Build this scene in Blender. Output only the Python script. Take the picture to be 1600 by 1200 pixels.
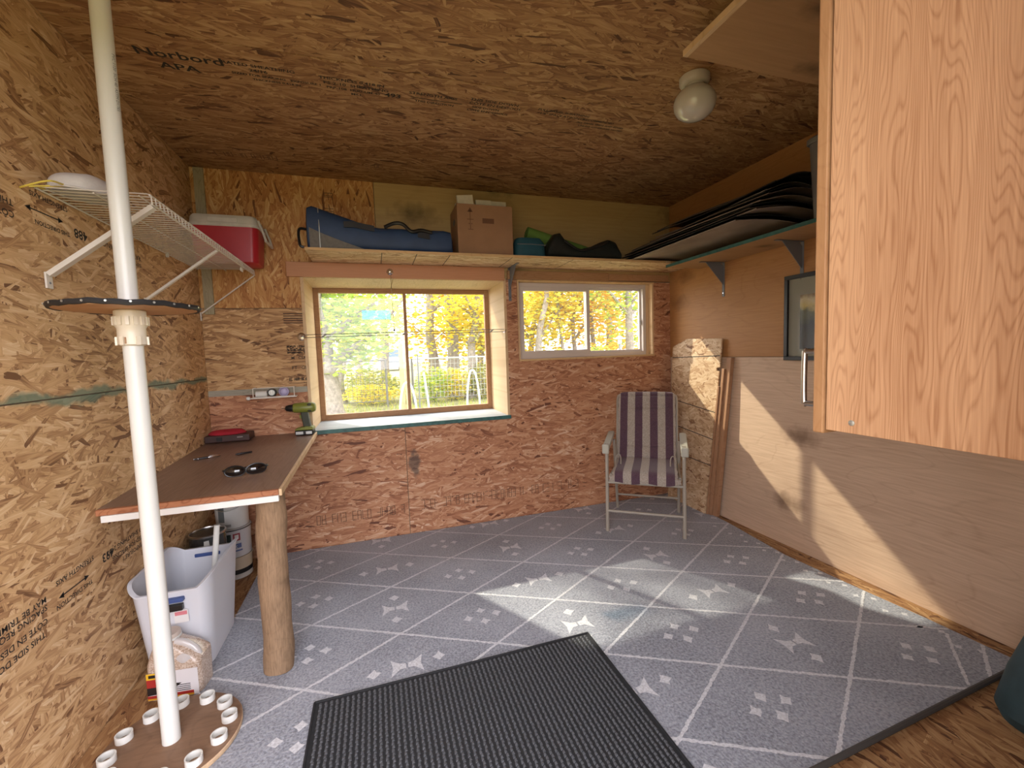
import bpy, bmesh, math, random
from mathutils import Vector, Matrix
random.seed(7)
PI = math.pi
sc = bpy.context.scene
col = sc.collection
for o in list(bpy.data.objects):
    bpy.data.objects.remove(o)

# ------------------------------------------------------------------ camera, sky, sun, exposure
RC = ((0.951, -0.055, 0.304), (-0.307, -0.059, 0.950), (-0.034, -0.997, -0.073))   # world <- lens axes (right, down, forward)
F_PX = 671.0
cam_d = bpy.data.cameras.new('camera')
cam_d.sensor_width = 36.0
cam_d.lens = F_PX / 1600.0 * 36.0
cam_d.clip_start = 0.02
cam = bpy.data.objects.new('camera', cam_d)
col.objects.link(cam)
_r = Vector([RC[i][0] for i in range(3)]).normalized()
_f = Vector([RC[i][2] for i in range(3)]).normalized()
_r = (_r - _f * _r.dot(_f)).normalized()
_u = _r.cross(_f).normalized()
M = Matrix((( _r.x, _u.x, -_f.x, 0), (_r.y, _u.y, -_f.y, 0), (_r.z, _u.z, -_f.z, 1.30), (0, 0, 0, 1)))
cam.matrix_world = M
sc.camera = cam

world = bpy.data.worlds.new('World')
sc.world = world
world.use_nodes = True
wn = world.node_tree
wn.nodes.clear()
w_out = wn.nodes.new('ShaderNodeOutputWorld')
w_bg = wn.nodes.new('ShaderNodeBackground')
w_bg.inputs['Color'].default_value = (0.97, 0.94, 1.0, 1)
w_bg.inputs['Strength'].default_value = 1.35
wn.links.new(w_bg.outputs[0], w_out.inputs[0])

sun_d = bpy.data.lights.new('sun', 'SUN')
sun_d.energy = 1.35
sun_d.angle = math.radians(0.9)
sun_d.color = (1.0, 0.90, 0.74)
sun = bpy.data.objects.new('sun', sun_d)
col.objects.link(sun)
sun.rotation_euler = Vector((0.58, -1.0, -0.88)).to_track_quat('-Z', 'Y').to_euler()
sun.location = (-8, 16, 14)

def portal(name, loc, rot, sx, sy):
    d = bpy.data.lights.new(name, 'AREA')
    d.shape = 'RECTANGLE'
    d.size = sx
    d.size_y = sy
    d.cycles.is_portal = True
    o = bpy.data.objects.new(name, d)
    o.location = loc
    o.rotation_euler = rot
    col.objects.link(o)
portal('door_portal', (-0.225, 0.05, 1.11), (PI/2, 0, 0), 1.56, 2.22)
portal('window_portal', (0.28, 3.72, 1.33), (-PI/2, 0, 0), 1.45, 1.1)
portal('slider_portal', (1.69, 3.34, 1.54), (-PI/2, 0, 0), 1.2, 0.62)

sc.view_settings.view_transform = 'Standard'
sc.view_settings.look = 'None'
sc.view_settings.gamma = 1.0
sc.view_settings.use_curve_mapping = False
sc.view_settings.exposure = 2.4

# ------------------------------------------------------------------ mesh helpers
class MB:
    def __init__(self):
        self.v = []
        self.f = []
    def add(self, vs, fs):
        b = len(self.v)
        self.v += [tuple(p) for p in vs]
        self.f += [tuple(i + b for i in q) for q in fs]
        return self
    def box(self, lo, hi, m=None):
        x0, y0, z0 = lo
        x1, y1, z1 = hi
        vs = [Vector(p) for p in ((x0,y0,z0),(x1,y0,z0),(x1,y1,z0),(x0,y1,z0),(x0,y0,z1),(x1,y0,z1),(x1,y1,z1),(x0,y1,z1))]
        if m: vs = [m @ p for p in vs]
        return self.add(vs, ((3,2,1,0),(4,5,6,7),(0,1,5,4),(1,2,6,5),(2,3,7,6),(3,0,4,7)))
    def prism(self, poly, z0, z1, m=None):
        """poly: CCW list of 2D points, extruded z0..z1 along local z"""
        n = len(poly)
        vs = [Vector((x, y, z0)) for x, y in poly] + [Vector((x, y, z1)) for x, y in poly]
        if m: vs = [m @ p for p in vs]
        fs = [tuple(range(n-1, -1, -1)), tuple(range(n, 2*n))]
        fs += [(i, (i+1) % n, n + (i+1) % n, n + i) for i in range(n)]
        return self.add(vs, fs)
    def tube(self, path, r, seg=8, closed=False, caps=True):
        path = [Vector(p) for p in path]
        n = len(path)
        rs = r if isinstance(r, (list, tuple)) else [r] * n
        up = None
        rings = []
        for i, p in enumerate(path):
            if closed:
                t = path[(i+1) % n] - path[i-1]
            else:
                t = path[min(i+1, n-1)] - path[max(i-1, 0)]
            t.normalize()
            if up is None:
                up = Vector((0,0,1)) if abs(t.z) < .9 else Vector((1,0,0))
            a = t.cross(up)
            if a.length < 1e-5: a = t.cross(Vector((0,1,0.3)))
            a.normalize()
            b = a.cross(t).normalized()
            up = b
            rings.append([p + (a*math.cos(2*PI*k/seg) + b*math.sin(2*PI*k/seg)) * rs[i] for k in range(seg)])
        vs = [q for ring in rings for q in ring]
        fs = []
        m = n if closed else n-1
        for i in range(m):
            j = (i+1) % n
            for k in range(seg):
                l = (k+1) % seg
                fs.append((i*seg+k, j*seg+k, j*seg+l, i*seg+l))
        if caps and not closed:
            fs.append(tuple(range(seg)))
            fs.append(tuple((n-1)*seg + k for k in range(seg-1, -1, -1)))
        return self.add(vs, fs)
    def lathe(self, prof, c=(0,0,0), seg=24, m=None, closed=False):
        """prof: (r,z) pairs"""
        vs, fs = [], []
        n = len(prof)
        for r, z in prof:
            for k in range(seg):
                a = 2*PI*k/seg
                p = Vector((r*math.cos(a), r*math.sin(a), z))
                p = m @ p if m else p
                vs.append(p + Vector(c))
        for i in range(n if closed else n-1):
            j = (i+1) % n
            for k in range(seg):
                l = (k+1) % seg
                fs.append((i*seg+k, i*seg+l, j*seg+l, j*seg+k))
        if not closed:
            fs.append(tuple(range(seg-1, -1, -1)))
            fs.append(tuple((n-1)*seg+k for k in range(seg)))
        return self.add(vs, fs)
    def grid(self, fn, nu, nv, wrap_u=False):
        vs = [fn(i/nu if wrap_u else i/(nu-1), j/(nv-1)) for j in range(nv) for i in range(nu)]
        fs = []
        for j in range(nv-1):
            for i in range(nu if wrap_u else nu-1):
                k = (i+1) % nu
                fs.append((j*nu+i, j*nu+k, (j+1)*nu+k, (j+1)*nu+i))
        return self.add(vs, fs)
    def mesh(self, name, mat=None, smooth=False, bevel=0, bseg=2, solid=0):
        me = bpy.data.meshes.new(name)
        me.from_pydata(self.v, [], self.f)
        me.validate()
        bm = bmesh.new()
        bm.from_mesh(me)
        if solid:
            bmesh.ops.recalc_face_normals(bm, faces=bm.faces[:])
            bmesh.ops.solidify(bm, geom=bm.faces[:], thickness=solid)
        if bevel:
            bmesh.ops.remove_doubles(bm, verts=bm.verts[:], dist=1e-6)
            es = [e for e in bm.edges if len(e.link_faces) == 2 and e.calc_face_angle(0) > .5]
            bmesh.ops.bevel(bm, geom=es, offset=bevel, segments=bseg, profile=.5, affect='EDGES', clamp_overlap=True)
        bmesh.ops.recalc_face_normals(bm, faces=bm.faces[:])
        bm.to_mesh(me)
        bm.free()
        if smooth:
            for p in me.polygons: p.use_smooth = True
            try: me.set_sharp_from_angle(angle=math.radians(40))
            except Exception: pass
        if mat: me.materials.append(mat)
        return me
    def build(self, name, mat, parent=None, smooth=False, bevel=0, bseg=2, solid=0):
        return link(name, self.mesh(name, mat, smooth, bevel, bseg, solid), parent)

def link(name, me, parent=None):
    o = bpy.data.objects.new(name, me)
    col.objects.link(o)
    if parent is not None:
        o.parent = parent
        if parent.get('_w'):
            o.matrix_parent_inverse = Matrix.Translation(-Vector(parent.location))
    return o
def tag(o, label, cat, group=None):
    o['label'] = label
    o['category'] = cat
    if group: o['group'] = group
    return o
def thing(name, label, cat, loc=(0,0,0), rotz=None, group=None):
    """An Empty at the thing's base. Without rotz its parts are given in room coordinates."""
    o = bpy.data.objects.new(name, None)
    o.empty_display_size = .05
    col.objects.link(o)
    o.location = loc
    if rotz is None: o['_w'] = 1
    else: o.rotation_euler = (0, 0, rotz)
    return tag(o, label, cat, group)
def struct(o):
    o['kind'] = 'structure'
    return o
def copy_tree(root, loc=None, rotz=None, label=None):
    def rec(o, par):
        c = o.copy()
        col.objects.link(c)
        if par is not None: c.parent = par
        for ch in [k for k in bpy.data.objects if k.parent == o]: rec(ch, c)
        return c
    c = rec(root, None)
    if loc is not None: c.location = loc
    if rotz is not None: c.rotation_euler = (0, 0, rotz)
    if label: c['label'] = label
    return c
def T(x, y, z): return Matrix.Translation((x, y, z))
def Rz(a): return Matrix.Rotation(a, 4, 'Z')
def Rx(a): return Matrix.Rotation(a, 4, 'X')
def Ry(a): return Matrix.Rotation(a, 4, 'Y')
def frame_m(o, x, y):
    x = Vector(x).normalized(); y = Vector(y).normalized(); z = x.cross(y)
    return Matrix(((x.x,y.x,z.x,o[0]),(x.y,y.y,z.y,o[1]),(x.z,y.z,z.z,o[2]),(0,0,0,1)))
def arc(c, r, a0, a1, n):
    return [(c[0]+r*math.cos(a0+(a1-a0)*i/(n-1)), c[1]+r*math.sin(a0+(a1-a0)*i/(n-1))) for i in range(n)]
def rrect(w, h, r, n=5):
    p = []
    for cx, cy, a in ((w/2-r, h/2-r, 0), (-w/2+r, h/2-r, PI/2), (-w/2+r, -h/2+r, PI), (w/2-r, -h/2+r, 1.5*PI)):
        p += arc((cx, cy), r, a, a+PI/2, n)
    return p
def bezier(pts, n):
    """Catmull-Rom through points"""
    P = [Vector(p) for p in pts]
    P = [2*P[0]-P[1]] + P + [2*P[-1]-P[-2]]
    out = []
    for i in range(1, len(P)-2):
        for k in range(n):
            t = k/n
            a, b, c, d = P[i-1], P[i], P[i+1], P[i+2]
            out.append(.5*((2*b)+(c-a)*t+(2*a-5*b+4*c-d)*t*t+(3*b-a-3*c+d)*t**3))
    out.append(P[-2])
    return out

# ------------------------------------------------------------------ materials
def nd(nt, typ, props=None, ins=None):
    n = nt.nodes.new(typ)
    for k, v in (props or {}).items(): setattr(n, k, v)
    for k, v in (ins or {}).items():
        s = n.inputs[k]
        if isinstance(v, bpy.types.NodeSocket): nt.links.new(v, s)
        else: s.default_value = v
    return n
def math_n(nt, op, a, b=0.0, clamp=False):
    n = nt.nodes.new('ShaderNodeMath')
    n.operation = op
    n.use_clamp = clamp
    for i, v in enumerate((a, b)):
        if isinstance(v, bpy.types.NodeSocket): nt.links.new(v, n.inputs[i])
        else: n.inputs[i].default_value = v
    return n.outputs[0]
def ramp(nt, fac, stops, interp='LINEAR'):
    n = nt.nodes.new('ShaderNodeValToRGB')
    nt.links.new(fac, n.inputs[0])
    cr = n.color_ramp
    cr.interpolation = interp
    while len(cr.elements) < len(stops): cr.elements.new(.5)
    for e, (p, c) in zip(cr.elements, stops):
        e.position = p
        e.color = (*c[:3], c[3] if len(c) > 3 else 1)
    return n.outputs[0]
def mixc(nt, f, a, b, blend='MIX'):
    n = nt.nodes.new('ShaderNodeMix')
    n.data_type = 'RGBA'
    n.blend_type = blend
    for k, v in ((0, f), (6, a), (7, b)):
        if isinstance(v, bpy.types.NodeSocket): nt.links.new(v, n.inputs[k])
        elif k == 0: n.inputs[0].default_value = v
        else: n.inputs[k].default_value = (*v[:3], 1)
    return n.outputs[2]
def mixf(nt, f, a, b):
    n = nt.nodes.new('ShaderNodeMix')
    n.data_type = 'FLOAT'
    for k, v in ((0, f), (2, a), (3, b)):
        if isinstance(v, bpy.types.NodeSocket): nt.links.new(v, n.inputs[k])
        else: n.inputs[k].default_value = v
    return n.outputs[0]
def new_mat(name):
    m = bpy.data.materials.new(name)
    m.use_nodes = True
    nt = m.node_tree
    b = nt.nodes['Principled BSDF']
    return m, nt, b
def bump(nt, b, h, strength=.3, dist=.002):
    n = nd(nt, 'ShaderNodeBump', None, {'Strength': strength, 'Distance': dist, 'Height': h})
    nt.links.new(n.outputs[0], b.inputs['Normal'])
def plain(name, c, rough=.5, metal=0., noise=.0, nscale=20, spec=.5, bmp=0., coat=0., alpha=None, trans=0.):
    m, nt, b = new_mat(name)
    b.inputs['Roughness'].default_value = rough
    b.inputs['Metallic'].default_value = metal
    b.inputs['Specular IOR Level'].default_value = spec
    b.inputs['Coat Weight'].default_value = coat
    b.inputs['Base Color'].default_value = (*c, 1)
    if noise or bmp:
        tc = nd(nt, 'ShaderNodeTexCoord')
        nz = nd(nt, 'ShaderNodeTexNoise', None, {'Vector': tc.outputs['Object'], 'Scale': nscale, 'Detail': 5.0, 'Roughness': .6})
        if noise:
            f = math_n(nt, 'MULTIPLY_ADD', nz.outputs[0], 1.0)
            lo = tuple(max(0, x*(1-noise)) for x in c)
            hi = tuple(min(1, x*(1+noise)) for x in c)
            nt.links.new(ramp(nt, nz.outputs[0], ((.3, lo), (.7, hi))), b.inputs['Base Color'])
        if bmp: bump(nt, b, nz.outputs[0], bmp, .003)
    return m
def plane_uv(nt, axes, rnd=True):
    tc = nd(nt, 'ShaderNodeTexCoord')
    sp = nd(nt, 'ShaderNodeSeparateXYZ', None, {0: tc.outputs['Object']})
    ix = {'x': 0, 'y': 1, 'z': 2}
    u, v = sp.outputs[ix[axes[0]]], sp.outputs[ix[axes[1]]]
    if rnd:
        oi = nd(nt, 'ShaderNodeObjectInfo')
        r = math_n(nt, 'MULTIPLY', oi.outputs['Random'], 37.0)
        u = math_n(nt, 'ADD', u, r)
        v = math_n(nt, 'ADD', v, math_n(nt, 'MULTIPLY', oi.outputs['Random'], 91.0))
    return nd(nt, 'ShaderNodeCombineXYZ', None, {0: u, 1: v}).outputs[0], sp
OSB_PAL = {
 'tan':    ((0.0,(.15,.07,.03)),(.25,(.34,.18,.08)),(.5,(.50,.295,.135)),(.75,(.60,.38,.185)),(1.0,(.74,.54,.32))),
 'light':  ((0.0,(.19,.09,.04)),(.25,(.42,.235,.11)),(.5,(.60,.375,.185)),(.75,(.70,.47,.25)),(1.0,(.82,.63,.40))),
 'red':    ((0.0,(.15,.055,.03)),(.25,(.34,.14,.07)),(.5,(.47,.22,.115)),(.75,(.56,.30,.165)),(1.0,(.72,.50,.35))),
 'orange': ((0.0,(.18,.07,.025)),(.25,(.40,.17,.055)),(.5,(.52,.26,.09)),(.75,(.60,.34,.13)),(1.0,(.72,.50,.25))),
 'brown':  ((0.0,(.10,.042,.02)),(.25,(.24,.115,.05)),(.5,(.34,.185,.08)),(.75,(.43,.255,.12)),(1.0,(.54,.36,.18))),
 'pale':   ((0.0,(.24,.12,.06)),(.25,(.45,.27,.14)),(.5,(.60,.41,.24)),(.8,(.70,.52,.33)),(1.0,(.80,.66,.46))),
}
def osb(name, axes, pal='tan', L=.12, W=.0155, spread=1.0, teal=None, stain=None, contrast=1.0):
    m, nt, b = new_mat(name)
    uv, sp = plane_uv(nt, axes)
    wz = nd(nt, 'ShaderNodeTexNoise', {'noise_dimensions': '2D'}, {'Vector': uv, 'Scale': 6.0, 'Detail': 1.0})
    wv = nd(nt, 'ShaderNodeVectorMath', {'operation': 'MULTIPLY_ADD'}, {0: wz.outputs['Color'], 1: (.016, .016, 0), 2: uv}).outputs[0]
    val = pri = None
    layers = ((0,1,1,.0),(.16,.9,.8,0),(-.2,1.1,1.5,.0),(.42,.8,1.2,-.03),(-.5,.85,.8,-.03),(.08,.6,1.9,-.05),(1.0,.6,1.2,-.15),(-1.2,.65,.9,-.17))
    for k, (a, sl, sw, bias) in enumerate(layers):
        ro = nd(nt, 'ShaderNodeVectorRotate', {'rotation_type': 'Z_AXIS'}, {'Vector': wv, 'Angle': a*spread})
        mu = nd(nt, 'ShaderNodeVectorMath', {'operation': 'MULTIPLY_ADD'}, {0: ro.outputs[0], 1: (1/(L*sl), 1/(W*sw), 0), 2: (k*13.7, k*7.3, 0)})
        vo = nd(nt, 'ShaderNodeTexVoronoi', {'voronoi_dimensions': '2D', 'distance': 'CHEBYCHEV'}, {'Vector': mu.outputs[0], 'Scale': 1.0})
        se = nd(nt, 'ShaderNodeSeparateColor', None, {0: vo.outputs['Color']})
        gr = nd(nt, 'ShaderNodeTexNoise', {'noise_dimensions': '2D'}, {'Vector': nd(nt, 'ShaderNodeVectorMath', {'operation': 'MULTIPLY'}, {0: mu.outputs[0], 1: (1.2, 4.0, 0)}).outputs[0], 'Scale': 1.0, 'Detail': 2.0})
        v = math_n(nt, 'ADD', math_n(nt, 'MULTIPLY', se.outputs[1], .46), math_n(nt, 'MULTIPLY', gr.outputs[0], .50))
        dk = math_n(nt, 'MULTIPLY', math_n(nt, 'GREATER_THAN', se.outputs[2], .93), .30)
        v = math_n(nt, 'SUBTRACT', math_n(nt, 'SUBTRACT', v, dk), math_n(nt, 'MULTIPLY', math_n(nt, 'POWER', vo.outputs['Distance'], 2.0), .22))
        p = math_n(nt, 'ADD', se.outputs[0], bias)
        if val is None: val, pri = v, p
        else:
            g = math_n(nt, 'GREATER_THAN', p, pri)
            val = mixf(nt, g, val, v)
            pri = math_n(nt, 'MAXIMUM', p, pri)
    val = math_n(nt, 'ADD', math_n(nt, 'MULTIPLY', math_n(nt, 'SUBTRACT', val, .42), 1.35*contrast), .58)
    # long soft variation from board to board area
    big = nd(nt, 'ShaderNodeTexNoise', {'noise_dimensions': '2D'}, {'Vector': uv, 'Scale': 2.5, 'Detail': 3.0})
    vv = math_n(nt, 'ADD', math_n(nt, 'SUBTRACT', val, .08), math_n(nt, 'MULTIPLY', math_n(nt, 'SUBTRACT', big.outputs[0], .5), .30))
    c = ramp(nt, vv, OSB_PAL[pal])
    if teal is not None:
        dz = math_n(nt, 'ABSOLUTE', math_n(nt, 'SUBTRACT', sp.outputs[2], teal))
        tn = nd(nt, 'ShaderNodeTexNoise', {'noise_dimensions': '2D'}, {'Vector': uv, 'Scale': 5.0, 'Detail': 4.0})
        lim = math_n(nt, 'MULTIPLY', math_n(nt, 'SUBTRACT', tn.outputs[0], .34), .11)
        f = math_n(nt, 'MULTIPLY', math_n(nt, 'SUBTRACT', lim, dz), 60.0, True)
        c = mixc(nt, math_n(nt, 'MULTIPLY', f, .75), c, (.10, .22, .17))
    if stain:
        (px, pz, pr) = stain
        d = nd(nt, 'ShaderNodeVectorMath', {'operation': 'DISTANCE'}, {0: nd(nt, 'ShaderNodeCombineXYZ', None, {0: sp.outputs[0], 1: math_n(nt, 'MULTIPLY', sp.outputs[2], .45)}).outputs[0], 1: (px, pz*.45, 0)})
        tn = nd(nt, 'ShaderNodeTexNoise', {'noise_dimensions': '2D'}, {'Vector': uv, 'Scale': 22.0, 'Detail': 3.0})
        f = math_n(nt, 'MULTIPLY', math_n(nt, 'SUBTRACT', math_n(nt, 'ADD', pr, math_n(nt, 'MULTIPLY', math_n(nt, 'SUBTRACT', tn.outputs[0], .5), .06)), d.outputs['Value']), 50.0, True)
        c = mixc(nt, math_n(nt, 'MULTIPLY', f, .7), c, (.06, .055, .05))
    nt.links.new(c, b.inputs['Base Color'])
    b.inputs['Roughness'].default_value = .62
    b.inputs['Specular IOR Level'].default_value = .35
    bz = nd(nt, 'ShaderNodeTexNoise', {'noise_dimensions': '2D'}, {'Vector': nd(nt, 'ShaderNodeVectorMath', {'operation': 'MULTIPLY'}, {0: uv, 1: (14.0, 75.0, 0)}).outputs[0], 'Scale': 1.0, 'Detail': 2.0})
    bump(nt, b, bz.outputs[0], .30, .002)
    return m
def wood(name, axes, c_lo, c_hi, stretch=14., scale=3.2, knots=.0, rough=.55, contour=7., dark=None, rnd=True, cw=.25, fig=.55):
    """plain-sawn / rotary veneer: contour lines of a stretched noise field, with pores along axes[0]"""
    m, nt, b = new_mat(name)
    uv, sp = plane_uv(nt, axes, rnd)
    su = nd(nt, 'ShaderNodeVectorMath', {'operation': 'MULTIPLY'}, {0: uv, 1: (1.0, stretch*.35, 0)})
    n1 = nd(nt, 'ShaderNodeTexNoise', {'noise_dimensions': '2D'}, {'Vector': su.outputs[0], 'Scale': scale*.55, 'Detail': 2.5, 'Roughness': .45})
    ct = math_n(nt, 'FRACT', math_n(nt, 'MULTIPLY', n1.outputs[0], contour*2))
    tri = math_n(nt, 'ABSOLUTE', math_n(nt, 'SUBTRACT', math_n(nt, 'MULTIPLY', ct, 2.0), 1.0))
    ln = math_n(nt, 'SUBTRACT', 1.0, math_n(nt, 'DIVIDE', math_n(nt, 'SUBTRACT', 1.0, tri), cw, True), True)
    fi = nd(nt, 'ShaderNodeVectorMath', {'operation': 'MULTIPLY'}, {0: uv, 1: (1.0, stretch*2.2, 0)})
    n2 = nd(nt, 'ShaderNodeTexNoise', {'noise_dimensions': '2D'}, {'Vector': fi.outputs[0], 'Scale': scale*3., 'Detail': 5.0, 'Roughness': .6})
    n3 = nd(nt, 'ShaderNodeTexNoise', {'noise_dimensions': '2D'}, {'Vector': su.outputs[0], 'Scale': scale*.4, 'Detail': 3.0})
    f = math_n(nt, 'ADD', math_n(nt, 'MULTIPLY', n2.outputs[0], .55), math_n(nt, 'MULTIPLY', n3.outputs[0], .6))
    f = math_n(nt, 'SUBTRACT', f, math_n(nt, 'MULTIPLY', ln, fig*.35))
    c = ramp(nt, f, ((.25, c_lo), (.75, c_hi)))
    if knots:
        kv = nd(nt, 'ShaderNodeVectorMath', {'operation': 'MULTIPLY'}, {0: uv, 1: (1.0, 1.9, 0)})
        vo = nd(nt, 'ShaderNodeTexVoronoi', {'voronoi_dimensions': '2D'}, {'Vector': kv.outputs[0], 'Scale': knots})
        kn = nd(nt, 'ShaderNodeTexNoise', {'noise_dimensions': '2D'}, {'Vector': uv, 'Scale': 14.0, 'Detail': 3.0})
        kd = math_n(nt, 'ADD', vo.outputs['Distance'], math_n(nt, 'MULTIPLY', math_n(nt, 'SUBTRACT', kn.outputs[0], .5), .16))
        kf = math_n(nt, 'SUBTRACT', 1.0, math_n(nt, 'DIVIDE', kd, .15, True), True)
        c = mixc(nt, math_n(nt, 'MULTIPLY', kf, .8), c, dark or tuple(x*.3 for x in c_lo))
    nt.links.new(c, b.inputs['Base Color'])
    b.inputs['Roughness'].default_value = rough
    b.inputs['Specular IOR Level'].default_value = .35
    bump(nt, b, n2.outputs[0], .12, .001)
    return m
MT = {}
MT['osb_left'] = osb('osb left', 'yz', 'light', spread=1.25, teal=1.2)
MT['osb_back'] = osb('osb back', 'xz', 'red')
MT['osb_back2'] = osb('osb back stained', 'xz', 'red', stain=(.24, .53, .05))
MT['osb_back_mid'] = osb('osb back mid', 'xz', 'tan', spread=.7)
MT['osb_back_up'] = osb('osb back upright', 'zx', 'orange')
MT['osb_ceil'] = osb('osb ceiling', 'xy', 'brown', spread=1.0)
MT['osb_floor'] = osb('osb floor', 'yx', 'brown')
MT['osb_board'] = osb('osb leaning', 'yz', 'pale', L=.08, W=.014, spread=1.5)
MT['osb_shelf'] = osb('osb shelf', 'xy', 'pale')
MT['osb_shelf_side'] = osb('osb shelf side', 'yx', 'brown')
MT['ply_right_lo'] = wood('plywood pale', 'yz', (.42,.275,.18), (.66,.48,.34), stretch=9, scale=1.5, knots=1.0, contour=5, cw=.14, fig=.30, dark=(.17,.10,.06))
MT['ply_right_up'] = wood('plywood orange', 'yz', (.34,.155,.055), (.46,.235,.09), stretch=10, scale=1.6, knots=1.1, contour=6, cw=.2, fig=.35, dark=(.2,.09,.035))
MT['ply_back'] = wood('plywood yellow', 'xz', (.38,.25,.10), (.52,.37,.17), stretch=7, scale=1.2, knots=.8, contour=3, cw=.12, fig=.2)
MT['ply_over'] = wood('plywood overhead', 'xy', (.33,.19,.09), (.44,.27,.14), stretch=9, scale=1.2, knots=1.6, contour=3, fig=.2)
MT['pine'] = wood('pine', 'zx', (.54,.35,.18), (.72,.52,.31), stretch=10, scale=3)
MT['pine_x'] = wood('pine along x', 'xz', (.50,.30,.13), (.68,.46,.23), stretch=10, scale=3)
MT['pine_y'] = wood('pine along y', 'yx', (.52,.35,.19), (.72,.53,.33), stretch=10, scale=3)
MT['pine_brown'] = wood('sash wood', 'xz', (.30,.155,.07), (.42,.24,.12), stretch=10, scale=4)
MT['salmon'] = wood('salmon board', 'xz', (.48,.225,.115), (.56,.28,.15), stretch=12, scale=2, fig=.15)
MT['treated'] = wood('treated stud', 'zx', (.25,.22,.14), (.44,.39,.27), stretch=12, scale=4, rough=.8)
MT['treated_x'] = wood('weathered strip', 'xz', (.24,.22,.17), (.42,.40,.33), stretch=12, scale=4, rough=.8)
MT['benchtop'] = wood('bench plywood', 'yx', (.14,.082,.058), (.29,.19,.14), stretch=9, scale=2.2, contour=5, fig=.3, rough=.36)
MT['bench_edge'] = wood('bench edge', 'xz', (.26,.09,.04), (.46,.2,.10), stretch=6, scale=6, fig=.9)
MT['lumber'] = wood('lumber', 'zy', (.30,.15,.075), (.44,.25,.14), stretch=12, scale=3)
MT['sill'] = wood('blue grey sill', 'xy', (.20,.24,.28), (.50,.53,.56), stretch=5, scale=6, fig=.2, rough=.5)
MT['teal'] = plain('teal paint', (.035,.12,.11), .5, noise=.3, nscale=30)
MT['siding'] = plain('outer siding', (.30,.22,.15), .8, noise=.2, nscale=6)
MT['white_pvc'] = plain('white pvc', (.74,.75,.72), .28, noise=.04, nscale=4)
MT['cream_pvc'] = plain('cream pvc', (.76,.69,.56), .32)
MT['white_wire'] = plain('white coated wire', (.72,.68,.62), .35)
MT['vinyl'] = plain('white vinyl', (.62,.55,.50), .4)
MT['black'] = plain('black plastic', (.012,.012,.013), .35)
MT['black_rubber'] = plain('black rubber', (.02,.02,.022), .6, noise=.3)
MT['chrome'] = plain('chrome', (.75,.75,.75), .15, metal=1.)
MT['nickel'] = plain('brushed nickel', (.52,.50,.48), .28, metal=1.)
MT['zinc'] = plain('galvanised steel', (.50,.52,.50), .45, metal=.8, noise=.15, nscale=30)
MT['grey_metal'] = plain('grey painted steel', (.16,.17,.19), .45)
MT['ink'] = plain('black ink', (.022,.018,.016), .8)
MT['ink_soft'] = plain('faded ink', (.10,.055,.035), .8)

# ------------------------------------------------------------------ room shell
XL, XR, YB, YF, ZC = -1.0, 2.47, 3.15, 0.10, 2.49
W1 = (-0.41, 0.965, 0.82, 1.84)        # window box opening in the back wall: x0,x1,z0,z1
W2 = (1.085, 2.28, 1.245, 1.84)        # sliding window opening
PT = .011
m_back = frame_m((0, YB+PT, 0), (1,0,0), (0,0,1))     # x->X, y->Z, z->-Y (into the room)
m_left = frame_m((XL-PT, 0, 0), (0,1,0), (0,0,1))     # x->Y, y->Z, z->+X
def rects_around(x0, x1, z0, z1, holes):
    """split a rectangle around holes into columns"""
    xs = sorted({x0, x1, *[h[0] for h in holes], *[h[1] for h in holes]})
    out = []
    for a, b in zip(xs, xs[1:]):
        z = z0
        for h in sorted([h for h in holes if h[0] < b - 1e-6 and h[1] > a + 1e-6], key=lambda h: h[2]):
            if h[2] > z: out.append((a, b, z, h[2]))
            z = h[3]
        if z < z1: out.append((a, b, z, z1))
    return out
# backing walls (studs and siding)
wb = MB()
E1 = (W1[0]-.021, W1[1]+.021, W1[2]-.021, W1[3]+.021)
E2 = (W2[0]-.013, W2[1]+.021, W2[2]-.0145, W2[3]+.0125)
for a, b, c, d in rects_around(XL-.12, XR+.12, -.12, ZC+.12, (E1, E2)):
    wb.box((a, YB+PT+.001, c), (b, YB+.12, d))
wall_back = struct(wb.build('wall_back', MT['siding']))
wall_left = struct(MB().box((XL-.12, YF, -.12), (XL-PT-.001, YB+.12, ZC+.12)).build('wall_left', MT['siding']))
wall_right = struct(MB().box((XR+PT+.001, YF, -.12), (XR+.12, YB+.12, ZC+.12)).build('wall_right', MT['siding']))
ceiling = struct(MB().box((XL-.3, YF-.12, ZC+PT+.001), (XR+.3, YB+.35, ZC+.13)).build('ceiling', MT['siding']))
floor = struct(MB().box((XL-.12, YF-.1, -.14), (XR+.12, YB+.12, -.0135)).build('floor', MT['siding']))
wf = MB().box((.56, YF, 0), (XR+.12, YF+.1, ZC))
wf.box((XL-.12, YF, 2.22), (.56, YF+.1, ZC))
wall_front = struct(wf.build('wall_front', MT['osb_back_mid']))

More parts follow.
